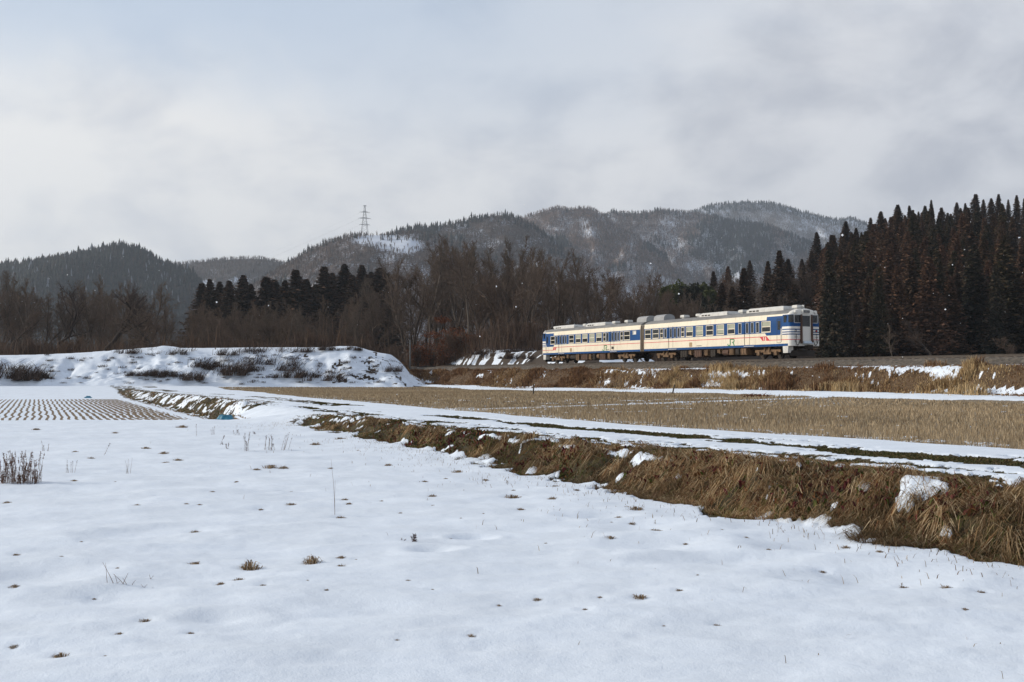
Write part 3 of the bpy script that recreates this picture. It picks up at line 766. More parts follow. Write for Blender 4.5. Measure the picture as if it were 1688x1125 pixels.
def cedar_meshes(name, seed, H=20, Rr=2.5, first=.04, rust=.5, dark=(.034, .030, .021)):
    rng = np.random.default_rng(seed)
    n = 620; t = first + (1 - first) * (np.arange(n) + rng.uniform(0, 1, n)) / n
    t = 1 - (1 - t) ** 1.15
    prof = np.clip((1 - t) * 1.22 + .015, 0, 1) ** .86 * np.minimum(1, .8 + t)
    L = Rr * prof * rng.uniform(.55, 1.12, n) + .12
    az = np.arange(n) * 2.39996 + rng.normal(0, .35, n)
    L = L * (.62 + .70 * vnoise(t * 8, (az % 6.283) * 1.1, seed))
    m = 9; f = (np.arange(m) + 1) / m
    r = (L[:, None] * (f[None, :] ** .8)); zz = t[:, None] * H - .30 * r * (.5 + rng.uniform(0, .6, (n, 1))) + .22 * L[:, None] * f ** 3
    aa = az[:, None] + rng.normal(0, .16, (n, m))
    P = np.stack([np.cos(aa) * r, np.sin(aa) * r, np.maximum(zz, .1) + rng.normal(0, .12, (n, m))], -1).reshape(-1, 3)
    out = (r / (Rr * prof[:, None] + .1)).ravel(); k = len(P)
    size = np.clip(rng.uniform(.28, .62, k) * (.55 + .45 * np.repeat(prof, m)), .14, 1)
    d1 = rng.normal(0, 1, (k, 3)); d1[:, 2] *= .6; d1 += np.stack([np.cos(aa).ravel(), np.sin(aa).ravel(), np.full(k, -.25)], 1) * .9
    d1 /= np.linalg.norm(d1, axis=1)[:, None]
    d2 = np.cross(d1, rng.normal(0, 1, (k, 3))); d2 /= np.linalg.norm(d2, axis=1)[:, None]
    V = np.stack([P - d1 * size[:, None] * .5, P + d2 * size[:, None] * .38, P + d1 * size[:, None] * .8, P - d2 * size[:, None] * .38], 1).reshape(-1, 3)
    T = (np.arange(k) * 4)[:, None] + np.arange(4)[None, :]
    rs = np.clip(rust * rng.uniform(.3, 1.5, k) * (.30 + .70 * sstep(out, .4, 1.0)), 0, 1)[:, None]
    C = (np.array(dark) * (1 - rs) + np.array((.140, .076, .048)) * rs) * rng.uniform(.6, 1.4, (k, 1))
    cm = mesh_np(name + '_crown', V, T, M_leaf, np.repeat(C, 4, 0))
    V, T, C = seg_mesh([(np.array((0, 0, -.5)), np.array((.05, .03, H * .5)), .26, .15, 7), (np.array((.05, .03, H * .5)), np.array((0, 0, H * .97)), .15, .03, 6)], (.07, .045, .032), rng)
    tm = mesh_np(name + '_trunk', V, T, M_bark, C, True)
    return tm, cm

def leafy_meshes(name, seed, H=10, W=7, c1=(.02, .03, .015), c2=(.05, .06, .02)):
    rng = np.random.default_rng(seed); k = 5200
    u = rng.normal(0, 1, (k, 3)); u /= np.linalg.norm(u, axis=1)[:, None]
    lob = .72 + .5 * vnoise(u[:, 0] * 3 + 5, u[:, 1] * 3 + u[:, 2] * 2 + 5, seed)
    P = u * (rng.uniform(.45, 1, k) ** .5 * lob)[:, None] * np.array((W / 2, W / 2, H * .42)) + np.array((0, 0, H * .58))
    d1 = rng.normal(0, 1, (k, 3)); d1 /= np.linalg.norm(d1, axis=1)[:, None]; d2 = np.cross(d1, rng.normal(0, 1, (k, 3))); d2 /= np.linalg.norm(d2, axis=1)[:, None]
    sz = rng.uniform(.2, .5, (k, 1))
    V = np.stack([P - d1 * sz, P + d2 * sz * .6, P + d1 * sz, P - d2 * sz * .6], 1).reshape(-1, 3)
    w_ = rng.uniform(0, 1, (k, 1)); C = (np.array(c1) * (1 - w_) + np.array(c2) * w_)
    cm = mesh_np(name + '_crown', V, (np.arange(k) * 4)[:, None] + np.arange(4)[None, :], M_leaf, np.repeat(C, 4, 0))
    V, T, C = seg_mesh([(np.array((0, 0, -.4)), np.array((.1, 0, H * .7)), .22, .08, 7)], (.06, .045, .035), rng)
    return mesh_np(name + '_trunk', V, T, M_bark, C, True), cm

def plant_tree(name, meshes, x, y, sc, rz, label, cat, group, z=None, sxy=None):
    o = empty(name, (x, y, (hill_z(x, y) if z is None else z)), rz)
    k = sc if sxy is None else sxy
    o.scale = (k, k, sc)
    link('trunk', meshes[0], o); link('crown', meshes[1], o)
    return tag(o, label, cat, group)
_hz = {}
def hill_z(x, y):
    return float(terrain(np.array([x]), np.array([y]), False)[0][0])

# ------------------------------------------------------------------ trees: placement
rnd = random.Random(11)
CED = [cedar_meshes('cedar', 40 + i, 20, (2.5, 2.9, 2.2, 2.7, 3.1, 2.4, 2.8, 2.3)[i], (.02, .03, .05, .02, .04, .1, .03, .02)[i], (.55, .8, .35, .7, .6, .4, .95, .3)[i], ((.050, .040, .028), (.062, .043, .030), (.034, .040, .026), (.052, .040, .029), (.040, .038, .027), (.040, .044, .026), (.070, .046, .033), (.028, .035, .026))[i]) for i in range(8)]
CEDD = [cedar_meshes('dark_cedar', 60 + i, 20, (2.6, 3.0, 2.4)[i], .05, .45, (.028, .028, .023)) for i in range(3)]

def cedar_forest():
    sky = [(1330, 430), (1368, 385), (1395, 368), (1420, 378), (1435, 358), (1452, 352), (1480, 340), (1498, 344), (1535, 333), (1560, 347), (1590, 335), (1608, 322), (1625, 331), (1645, 323), (1688, 325), (1760, 320), (1850, 318)]
    SX = np.array([a for a, b in sky]); SY = np.array([b for a, b in sky])
    placed = []
    # skyline row first: pixel columns with a tree top on the skyline
    ordinal = ['first', 'second', 'third', 'fourth', 'fifth', 'sixth', 'seventh', 'eighth', 'ninth', 'tenth', 'eleventh', 'twelfth', 'thirteenth', 'fourteenth', 'fifteenth', 'sixteenth']
    tops = [(1371, 388), (1394, 366), (1411, 377), (1435, 360), (1452, 350), (1480, 339), (1499, 340), (1514, 350), (1535, 331), (1552, 343), (1577, 335), (1591, 336), (1608, 321), (1621, 330), (1634, 328), (1646, 321), (1662, 330), (1676, 323), (1688, 328)]
    for i, (a, b) in enumerate(tops):
        Y = 290 + 30 * min(1, (a - 1360) / 250) + rnd.uniform(-8, 8)
        x, zt = XZ(a, b, Y); zg = hill_z(x, Y); h = max(12, zt - zg)
        lab = ('slender dark cedar, %s tip along the forest skyline counting from the train side' % ordinal[i]) if i < 16 else 'dark cedar on the forest skyline near the photo\'s right edge'
        if (a, b) == (1535, 331): lab = 'spire-topped dark cedar standing clear of its neighbours on the forest skyline'
        if (a, b) == (1371, 388): lab = 'outermost dark cedar at the train end of the forest skyline'
        plant_tree('cedar_tree', CEDD[i % 3], x, Y, h / 20, rnd.uniform(0, 6.28), lab, 'tree', 'cedars of the dark forest right of the train', zg, h / 20 * rnd.uniform(1.1, 2.1))
        placed.append((x, Y))
    n = 0
    for tries in range(6000):
        a = rnd.uniform(1352, 1830); Y = 178 + 140 * rnd.random() ** 1.5
        x = (a - 844) / F * Y
        if x > 118: continue
        sp = 4.3 + (Y - 178) * .012
        if any((x - p) ** 2 + (Y - q) ** 2 < sp * sp for p, q in placed): continue
        zg = hill_z(x, Y); h = rnd.uniform(14, 21)
        lim = np.interp(a, SX, SY) + rnd.uniform(8, 45)
        h = min(h, XZ(a, lim, Y)[1] - zg)
        if h < 9: continue
        placed.append((x, Y)); n += 1
        plant_tree('cedar_tree', CED[n % 8], x, Y, h / 20, rnd.uniform(0, 6.28),
                   'bronze-tinged cedar packed among others in the dark forest right of the train', 'tree', 'cedars of the dark forest right of the train', zg, h / 20 * rnd.uniform(1.25, 1.9))
        if n >= 195: break
    # lower tips filling in behind the skyline trees
    for i in range(34):
        a = 1362 + i * 11 + rnd.uniform(-4, 4); Y = 318 + rnd.uniform(-10, 10); b = np.interp(a, SX, SY) + rnd.uniform(4, 24)
        x, zt = XZ(a, b, Y); zg = hill_z(x, Y); h = max(10, zt - zg)
        if x > 140: break
        plant_tree('cedar_tree', CED[i % 8], x, Y, h / 20, rnd.uniform(0, 6.28), 'bronze-tinged cedar packed among others in the dark forest right of the train', 'tree', 'cedars of the dark forest right of the train', zg, h / 20 * rnd.uniform(1.2, 2.1))
    # lone and paired cedars behind the train
    for (a, b, Y, k, lab) in ((1285, 414, 235, 0, 'tall dark cedar, taller of the close pair behind the train'), (1299, 428, 240, 1, 'dark cedar, shorter of the close pair behind the train'),
                              (1266, 432, 245, 2, 'narrow dark cedar just left of the tall pair behind the train'), (1226, 443, 215, 0, 'pointed dark cedar standing alone above the middle of the near carriage'),
                              (1346, 384, 300, 1, 'small dark cedar alone on the brown ridge left of the forest'), (1190, 468, 205, 2, 'squat dark cedar above the rear of the near carriage'),
                              (1207, 474, 200, 1, 'squat dark cedar beside the lone pointed cedar'), (1322, 428, 262, 2, 'slim dark cedar between the pair and the forest'), (1338, 415, 270, 0, 'dark cedar at the foot of the forest, beside the slim one'),
                              (1350, 440, 240, 1, 'broad dark cedar right above the train front'), (1176, 448, 280, 0, 'ragged small cedar on the brown slope left of the pointed cedar'),
                              (1200, 440, 285, 2, 'small rusty cedar on the brown slope behind the train'), (1236, 430, 300, 1, 'small cedar near the top of the brown slope'), (1310, 470, 200, 0, 'low dark cedar behind the train cab'),
                              (1275, 480, 198, 2, 'low dark cedar in front of the tall pair')):
        x, zt = XZ(a, b, Y); zg = hill_z(x, Y); h = max(6, zt - zg)
        plant_tree('cedar_tree', CEDD[k] if 'rusty' not in lab else CED[1], x, Y, h / 20, rnd.uniform(0, 6.28), lab, 'tree', 'cedars on the brown slope behind the train', zg, min(h / 20 * 1.75, 1.6))
    # conifers at the left, behind the brush
    g = [(333, 468), (346, 462), (362, 466), (378, 464), (401, 456), (414, 470), (439, 458), (452, 463), (470, 464), (488, 446), (505, 462), (520, 470), (535, 441), (548, 452), (568, 437), (581, 455), (597, 439), (612, 450), (626, 443), (637, 452)]
    desc = ['short', 'bushy', 'narrow', 'rounded', 'broad pointed', 'stunted', 'full-crowned', 'ragged', 'dense', 'tall pointed', 'blunt-tipped', 'low', 'tall spire-like', 'slim', 'tallest', 'squat', 'sharp-tipped', 'slight', 'late', 'outermost']
    for i, (a, b) in enumerate(g):
        Y = 265 + rnd.uniform(-12, 12); x, zt = XZ(a, b, Y); zg = hill_z(x, Y); h = zt - zg
        plant_tree('cedar_tree', CEDD[i % 3], x, Y, h / 20, rnd.uniform(0, 6.28),
                   'near-black conifer, number %d counting from the left in the row behind the berm' % (i + 1), 'tree', 'row of near-black conifers behind the berm', zg, h / 20 * rnd.uniform(1.9, 2.6))
cedar_forest()

BT = [bare_tree_meshes('bare_tree', 100, 16, .34, .30, 13, .75, .10, .20),
      bare_tree_meshes('bare_tree', 101, 17, .30, .35, 13, .85, .09, .18, twigc=(.118, .094, .076)),
      bare_tree_meshes('bare_tree', 102, 14, .42, .22, 14, .6, .14, .22, twigc=(.126, .091, .070)),
      bare_tree_meshes('bare_tree', 103, 15, .36, .25, 13, .7, .12, .19, barkc=(.15, .125, .105)),
      bare_tree_meshes('bare_tree', 104, 13, .46, .2, 14, .55, .15, .2, twigc=(.130, .096, .074)),
      bare_tree_meshes('bare_tree', 105, 18, .27, .4, 12, .9, .08, .2, barkc=(.14, .118, .10)),
      bare_tree_meshes('bare_tree', 106, 15, .40, .18, 10, .6, .16, .2, forks=2)]
SPREAD = bare_tree_meshes('spreading_tree', 120, 8, .62, .16, 11, .25, .16, .22, twr=.016)
GNARL = [bare_tree_meshes('gnarled_tree', 131, 15, .36, .42, 11, .5, .24, .36, barkc=(.045, .036, .032), twigc=(.065, .05, .044), twigs=5),
         bare_tree_meshes('gnarled_tree', 135, 15, .40, .38, 11, .5, .22, .33, barkc=(.045, .036, .032), twigc=(.065, .05, .044), twigs=5)]
SHRUB = [bare_tree_meshes('bare_shrub', 140 + i, 5, .62, .06, 9, .8, .14, .05, twigc=((.115, .082, .064), (.10, .066, .05), (.13, .088, .065))[i], twr=.018, twigs=4, forks=4 if i == 0 else 3) for i in range(3)]

def bare_woods():
    sky = [(0, 428), (40, 446), (90, 452), (160, 440), (250, 455), (310, 485), (350, 494), (420, 492), (500, 488), (555, 478), (600, 458), (640, 428), (700, 398), (760, 384), (830, 386), (880, 405), (950, 412), (1010, 436),
           (1080, 452), (1140, 470), (1200, 480)]
    SX = np.array([a for a, b in sky]); SY = np.array([b for a, b in sky])
    placed = []
    def put(a, b, Y, m, lab, grp, z=None, kx=1.0, H=None, nm='bare_tree'):
        x, zt = XZ(a, b, Y); zg = hill_z(x, Y); h = max(3.0, zt - zg); k = h / H
        return plant_tree(nm, m, x, Y, k, rnd.uniform(0, 6.28), lab, 'tree', grp, zg, k * kx)
    HT = (16, 17, 14, 15, 13, 18, 15)
    # trees one can tell apart
    for (a, b, Y, m, H, kx, lab) in ((160, 425, 158, GNARL[0], 15, 1., 'gnarled dark bare tree with a crooked trunk behind the left of the berm'), (75, 448, 162, GNARL[1], 15, 1., 'gnarled dark bare tree left of the crooked one'),
                                 (292, 497, 150, SPREAD, 8, 1.35, 'low bare tree with wide spreading limbs on the berm top'), (235, 462, 165, BT[2], 14, 1., 'dense dark bare tree between the crooked tree and the spreading tree'),
                                 (480, 515, 155, SPREAD, 8, 1.1, 'small dark spreading bare tree above the middle of the berm'), (835, 384, 190, BT[5], 18, .8, 'tall slender bare tree with a forked pale trunk above the wood'),
                                 (865, 388, 195, BT[1], 17, .8, 'tall slender bare tree just right of the forked one'), (980, 408, 200, BT[0], 16, 1., 'tall bare tree nearest the train with an upright crown'),
                                 (8, 425, 165, BT[2], 14, 1., 'bare tree with rusty leaves at the photo\'s left edge'), (760, 380, 200, BT[3], 15, .9, 'tallest bare tree in the middle of the wood')):
        put(a, b, Y, m, lab, 'bare trees standing out of the wood', H=H, kx=kx)
    n = 0
    for tries in range(5000):
        a = rnd.choice((rnd.uniform(-130, 330), rnd.uniform(330, 620), rnd.uniform(560, 1170), rnd.uniform(560, 1170))); f = rnd.random()
        left = a < 330; mid = 330 <= a < 560
        Y = 155 + 75 * f
        if mid: Y = 152 + 40 * f
        if left: Y = 176 + 60 * f
        x = (a - 844) / F * Y
        _, _, e, t = coords(np.array([x]), np.array([Y])); 
        if (-6 < e[0] < 9) or (a > 665 and e[0] < 9) or (a < 700 and Y < 152): continue
        if any((x - p) ** 2 + (Y - q) ** 2 < 2.6 ** 2 for p, q in placed): continue
        top = np.interp(a, SX, SY) + ((8 + 45 * rnd.random()) if left else (3 + 26 * rnd.random() ** 1.5) if mid else (3 + 55 * rnd.random() ** 1.8))
        zg = hill_z(x, Y); h = XZ(a, top, Y)[1] - zg
        if h < 4: continue
        i = n % 7; placed.append((x, Y)); n += 1
        where = 'left of the conifer row' if left else ('in the low growth before the conifer row' if mid else 'in the brown wood left of the train')
        k = h / HT[i]
        plant_tree('bare_tree', BT[i], x, Y, k, rnd.uniform(0, 6.28), 'leafless brown tree packed among others ' + where, 'tree', 'leafless trees ' + where, zg, max(k, .6) * rnd.uniform(.85, 1.15))
        if n >= 225: break
    # leafless trees on the brown slope left of the cedar forest
    sl = [(1040, 470), (1120, 470), (1180, 455), (1250, 430), (1300, 415), (1345, 404), (1370, 410)]
    for j in range(70):
        a = rnd.uniform(1060, 1370); Y = 195 + 110 * rnd.random(); x = (a - 844) / F * Y; zg = hill_z(x, Y)
        top = np.interp(a, [p for p, q in sl], [q for p, q in sl]); h = min(rnd.uniform(7, 11), XZ(a, top, Y)[1] - zg)
        if h < 3: continue
        i = j % 7; k = h / HT[i]
        plant_tree('bare_tree', BT[i], x, Y, k, rnd.uniform(0, 6.28), 'small leafless tree on the brown slope behind the train', 'tree', 'leafless trees on the brown slope', zg, k * 1.25)
    # grey leafless trees caught in the edge of the cedar forest
    for i, (a, b, Y, lab) in enumerate(((1530, 505, 176, 'pale grey leafless tree against the lower middle of the dark forest'), (1395, 500, 184, 'thin grey leafless tree at the forest edge nearest the train'), (1672, 385, 235, 'pinkish leafless tree high in the forest at the right edge'),
                                      (1650, 545, 172, 'low reddish leafless tree at the forest foot near the right edge'), (1465, 540, 174, 'low grey leafless tree at the forest foot'), (1640, 400, 240, 'small rusty leafless tree high in the forest'))):
        x, zt = XZ(a, b, Y); zg = hill_z(x, Y); h = min(14, max(4, zt - zg)); k = h / 14
        plant_tree('bare_tree', BT[(2, 3, 4)[i % 3]], x, Y - 2, k, rnd.uniform(0, 6.28), lab, 'tree', 'leafless trees in the cedar forest', zg + (zt - zg - h), k * 1.2)
    # shrubs along the wood's edge
    cnt = 0
    for tries in range(600):
        a = rnd.uniform(-40, 1000); Y = 147 + rnd.uniform(0, 12) if a < 690 else rnd.uniform(150, 172); x = (a - 844) / F * Y
        _, _, e, t = coords(np.array([x]), np.array([Y]))
        if a > 660 and e[0] < 8: continue
        zg = hill_z(x, Y); h = rnd.uniform(3, 5.5) + (1.5 if 340 < a < 600 else 0); k = h / 5; cnt += 1
        plant_tree('bare_shrub', SHRUB[cnt % 3], x, Y, k, rnd.uniform(0, 6.28), 'twiggy leafless shrub along the foot of the wood', 'shrub', 'leafless shrubs along the foot of the wood', zg, k * 1.1)
        if cnt >= 110: break
bare_woods()

def undergrowth():
    rng = np.random.default_rng(21); n = 60000
    a = rng.uniform(-90, 1110, n); Y = np.where(a < 690, rng.uniform(144, 190, n), rng.uniform(150, 200, n)); X = (a - 844) / F * Y
    _, _, e, _ = coords(X, Y); k = (e > 7) | ((a < 660) & (e < -5)); X, Y, a = X[k], Y[k], a[k]; n = len(X)
    z, _, _ = terrain(X, Y, False)
    h = rng.uniform(.8, 3.0, n) + 3.5 * rng.uniform(0, 1, n) ** 3; cl = fbm(X * .12, Y * .12, 241, 3); h *= .5 + cl; an = rng.uniform(0, 6.28, n); L = h * rng.uniform(.05, .45, n)
    C = palette(rng, n, [(.115, .080, .060), (.15, .10, .07), (.085, .064, .052), (.18, .11, .068)], [4, 3, 3, 1])
    V, T, C = blades(np.stack([X, Y, z - .05], 1), h, rng.uniform(.03, .075, n), np.stack([np.cos(an) * L, np.sin(an) * L], 1), rng.uniform(0, .2, n), C, rng)
    tag(link('undergrowth', mesh_np('undergrowth', V, T, M_bark, C)), 'brown brush and thin stems filling the floor of the bare wood', 'undergrowth', kind='stuff')
undergrowth()

def leaf_cluster(name, seed, W, H, n, cols, sz=.14):
    rng = np.random.default_rng(seed)
    u = rng.normal(0, 1, (n, 3)); u /= np.linalg.norm(u, axis=1)[:, None]
    lob = .6 + .8 * vnoise(u[:, 0] * 2.5 + 9, u[:, 1] * 2.5 + u[:, 2] * 3 + 9, seed)
    P = u * (rng.uniform(.2, 1, n) ** .6 * lob)[:, None] * np.array((W / 2, W / 2, H / 2)) + np.array((0, 0, H * .5))
    d1 = rng.normal(0, 1, (n, 3)); d1 /= np.linalg.norm(d1, axis=1)[:, None]; d2 = np.cross(d1, rng.normal(0, 1, (n, 3))); d2 /= np.linalg.norm(d2, axis=1)[:, None]
    s_ = rng.uniform(.5, 1.3, (n, 1)) * sz
    V = np.stack([P - d1 * s_, P + d2 * s_ * .6, P + d1 * s_, P - d2 * s_ * .6], 1).reshape(-1, 3)
    C = palette(rng, n, cols, [1] * len(cols), .3)
    return mesh_np(name, V, (np.arange(n) * 4)[:, None] + np.arange(4)[None, :], M_leaf, np.repeat(C, 4, 0))

def special_shrubs():
    rust = [(.15, .055, .028), (.11, .042, .024), (.18, .075, .036)]
    for i, (a, b, Y, W, H, lab) in enumerate(((713, 604, 164, 6, 5.4, 'rust-brown leafy shrub behind the grey post'), (752, 604, 162, 5.5, 5.2, 'rust-brown leafy shrub right of the grey post'), (690, 604, 163, 4, 3.8, 'low rust-brown shrub touching the berm end'),
                                          (900, 588, 158, 4.5, 2.6, 'reddish brush behind the train tail'), (790, 596, 160, 5, 3., 'reddish brush at the left of the snowy mound'))):
        x, _ = XZ(a, b, Y); z = hill_z(x, Y)
        o = empty('rusty_shrub', (x, Y, z)); link('stem', SHRUB[i % 3][0], o).scale = (H / 5,) * 3
        t = link('twigs', SHRUB[(i + 1) % 3][1], o); t.scale = (W / 5, W / 5, H / 5)
        link('foliage', leaf_cluster('foliage', 300 + i, W, H, 1100, rust, .13), o)
        tag(o, lab, 'shrub', 'rust-brown shrubs beside the railway')
    # oak that kept its dead leaves
    x, zt = XZ(735, 505, 172); z = hill_z(x, 172); o = empty('oak_tree', (x, 172, z)); k = (zt - z) / 14
    tr = link('trunk', BT[2][0], o); cr = link('crown', BT[2][1], o); tr.scale = cr.scale = (k * .9, k * .9, k)
    for j, (dx, dz, W, H) in enumerate(((-2.2, .45, 3.5, 1.2), (1.2, .5, 4, 1.4), (2.2, .32, 3, 1.6), (-.6, .7, 3, 1.2))):
        l = link('dead_leaves', leaf_cluster('dead_leaves', 320 + j, W, H, 330, rust, .14), o); l.location = (dx, -.8, (zt - z) * dz)
    tag(o, 'oak holding orange-brown dead leaves in the wood above the grey post', 'tree')
    # evergreen broadleaf and bamboo
    for i, (a, b, Y, W, c1, c2, nm, lab) in enumerate(((1139, 468, 225, 6.5, (.016, .02, .017), (.035, .035, .025), 'evergreen_tree', 'dark round-crowned evergreen tree above the train joint'),
                                                  (1118, 466, 245, 9, (.05, .065, .02), (.085, .095, .032), 'bamboo_grove', 'olive-green bamboo clump left of the round evergreen'),
                                                  (1098, 474, 240, 7, (.05, .06, .022), (.08, .085, .032), 'bamboo_grove', 'smaller olive bamboo clump at the edge of the brown wood'),
                                                  (1160, 470, 262, 7, (.05, .06, .02), (.075, .08, .03), 'bamboo_grove', 'olive bamboo clump behind the round evergreen'),
                                                  (1172, 500, 205, 6, (.018, .022, .018), (.04, .04, .028), 'evergreen_tree', 'low dark evergreen tree behind the near carriage roof'))):
        x, zt = XZ(a, b, Y); z = hill_z(x, Y); h = max(4, zt - z)
        plant_tree(nm, leafy_meshes(nm, 330 + i, h, W, c1, c2), x, Y, 1, 0, lab, 'tree' if 'tree' in nm else 'bamboo', None, z)
special_shrubs()

def berm_scrub():
    """leafless scrub and bramble on the snowy berm"""
    rng = np.random.default_rng(31)
    def scrub(seed, W, H, n, lean):
        r = np.random.default_rng(seed); ks = max(3, int(W * 2.4))
        cx = r.normal(0, W / 4.2, ks); cy = r.normal(0, W / 6, ks); ch = r.uniform(.35, 1, ks); j = r.integers(0, ks, n)
        P = np.stack([cx[j] + r.normal(0, .22, n), cy[j] + r.normal(0, .22, n), np.full(n, -.12)], 1)
        h = (r.uniform(.25, 1, n) ** 1.4) * H * ch[j]; an = r.uniform(0, 6.28, n); L = h * r.uniform(.3, 1.3, n)
        C = palette(r, n, [(.050, .036, .031), (.075, .052, .042), (.10, .066, .048)], [4, 3, 2])
        V, T, C = blades(P, h, r.uniform(.018, .045, n), np.stack([np.cos(an) * L + lean * h, np.sin(an) * L], 1), r.uniform(.0, .5, n), C, r)
        return mesh_np('scrub', V, T, M_bark, C)
    big = [scrub(400 + i, 4.2, 1.7, 1100, .3) for i in range(3)]; small = [scrub(410 + i, 1.1, .55, 150, .2) for i in range(3)]; thin = [scrub(420 + i, 4.2, 1.5, 520, .7) for i in range(3)]
    spots = [(20, 622, 1.5, big, 'large dark bramble patch low on the berm at the left edge'), (45, 625, 1.1, big, 'dark bramble patch next to the large one at the left edge'), (63, 627, .8, big, 'rounded dark bush right of the bramble patches on the berm'),
             (227, 620, .5, big, 'small dark bush low on the berm, left of a twin'), (247, 620, .5, big, 'small dark bush low on the berm, right of a twin'), (265, 621, .6, big, 'flat dark bush strung low along the berm'), (283, 622, .6, big, 'flat dark bush beside a strung-out one on the berm'),
             (315, 626, .8, big, 'wide dark bush at the foot of the berm above the second bank'), (340, 608, 1., thin, 'sprawling thin scrub in the middle of the berm face'), (370, 605, 1.3, thin, 'largest sprawling scrub patch on the berm face'), (385, 618, 1., big, 'dense dark scrub under the sprawling patch'),
             (405, 612, .8, big, 'dense dark scrub right of the middle of the berm'), (455, 600, 1.2, thin, 'leaning scrub high on the right half of the berm'), (470, 610, 1., thin, 'leaning scrub mid-slope on the right half of the berm'), (490, 622, .8, big, 'round dark bush mid-slope on the right half of the berm'),
             (525, 622, 1.1, thin, 'scrub sweeping down toward the paddy on the berm'), (545, 628, .9, thin, 'scrub at the foot of the berm near its right end'), (215, 582, .8, thin, 'brush lying along the berm crest at the left'), (440, 580, 1., thin, 'brush under the berm crest in the middle'), (290, 584, .8, thin, 'brush below the berm crest, under the spreading tree'),
             (585, 578, .5, big, 'dark clump on the berm crest near its right end'), (543, 578, .5, big, 'dark clump on the berm crest beside a snowy hump'), (643, 612, .7, thin, 'upright brown bush on the right end of the berm'), (500, 580, .8, thin, 'brush on the crest right of the middle'),
             (395, 585, 1., thin, 'brush spread under the crest, above the largest scrub patch')]
    def face_pt(px, py):
        """the point of the berm's face seen at that height"""
        for Y in np.arange(127, 139, .25):
            x, z = XZ(px, py, Y)
            if z <= hill_z(x, Y): return x, Y
        x, z = XZ(px, py, 138); return x, 138
    for i, (a, b, k, ms, lab) in enumerate(spots):
        x, y = face_pt(a, b); o = link('scrub_bush', ms[i % 3]); o.location = (x, y, hill_z(x, y)); k *= 1.45; o.scale = (k, k, k); o.rotation_euler = (0, 0, rnd.uniform(-.3, .3))
        tag(o, lab, 'bush', 'leafless bushes on the snowy berm')
    for i in range(130):
        a = rnd.uniform(70, 660); b = rnd.uniform(585, 634); x, y = face_pt(a, b); k = rnd.uniform(.4, 1.1)
        o = link('scrub_tuft', small[i % 3]); o.location = (x, y, hill_z(x, y)); o.scale = (k * 1.2, k, k); o.rotation_euler = (0, 0, rnd.uniform(0, 6))
        tag(o, 'small dark tuft poking out of the berm snow', 'tuft', 'small dark tufts on the snowy berm')
    # scrub on the mound behind the train
    for i, (a, b, e, k, lab) in enumerate(((800, 590, 8, .8, 'brown scrub at the left foot of the snowy mound'), (835, 584, 9, .9, 'brown scrub streak across the middle of the snowy mound'), (850, 594, 7.5, .9, 'dark bush at the foot of the snowy mound'), (880, 594, 7.5, .9, 'dark bush on the mound beside the train tail'), (862, 580, 11, .9, 'brush on top of the snowy mound'), (815, 582, 10, .8, 'brush on the left shoulder of the snowy mound'))):
        r = (a - 844) / F; y = (EC + e) / (TN[0] * r + TN[1]); x = r * y
        o = link('scrub_bush', (thin if i % 2 else big)[i % 3]); o.location = (x, y, hill_z(x, y)); o.scale = (k,) * 3; tag(o, lab, 'bush', 'bushes on the snowy mound behind the track')
berm_scrub()

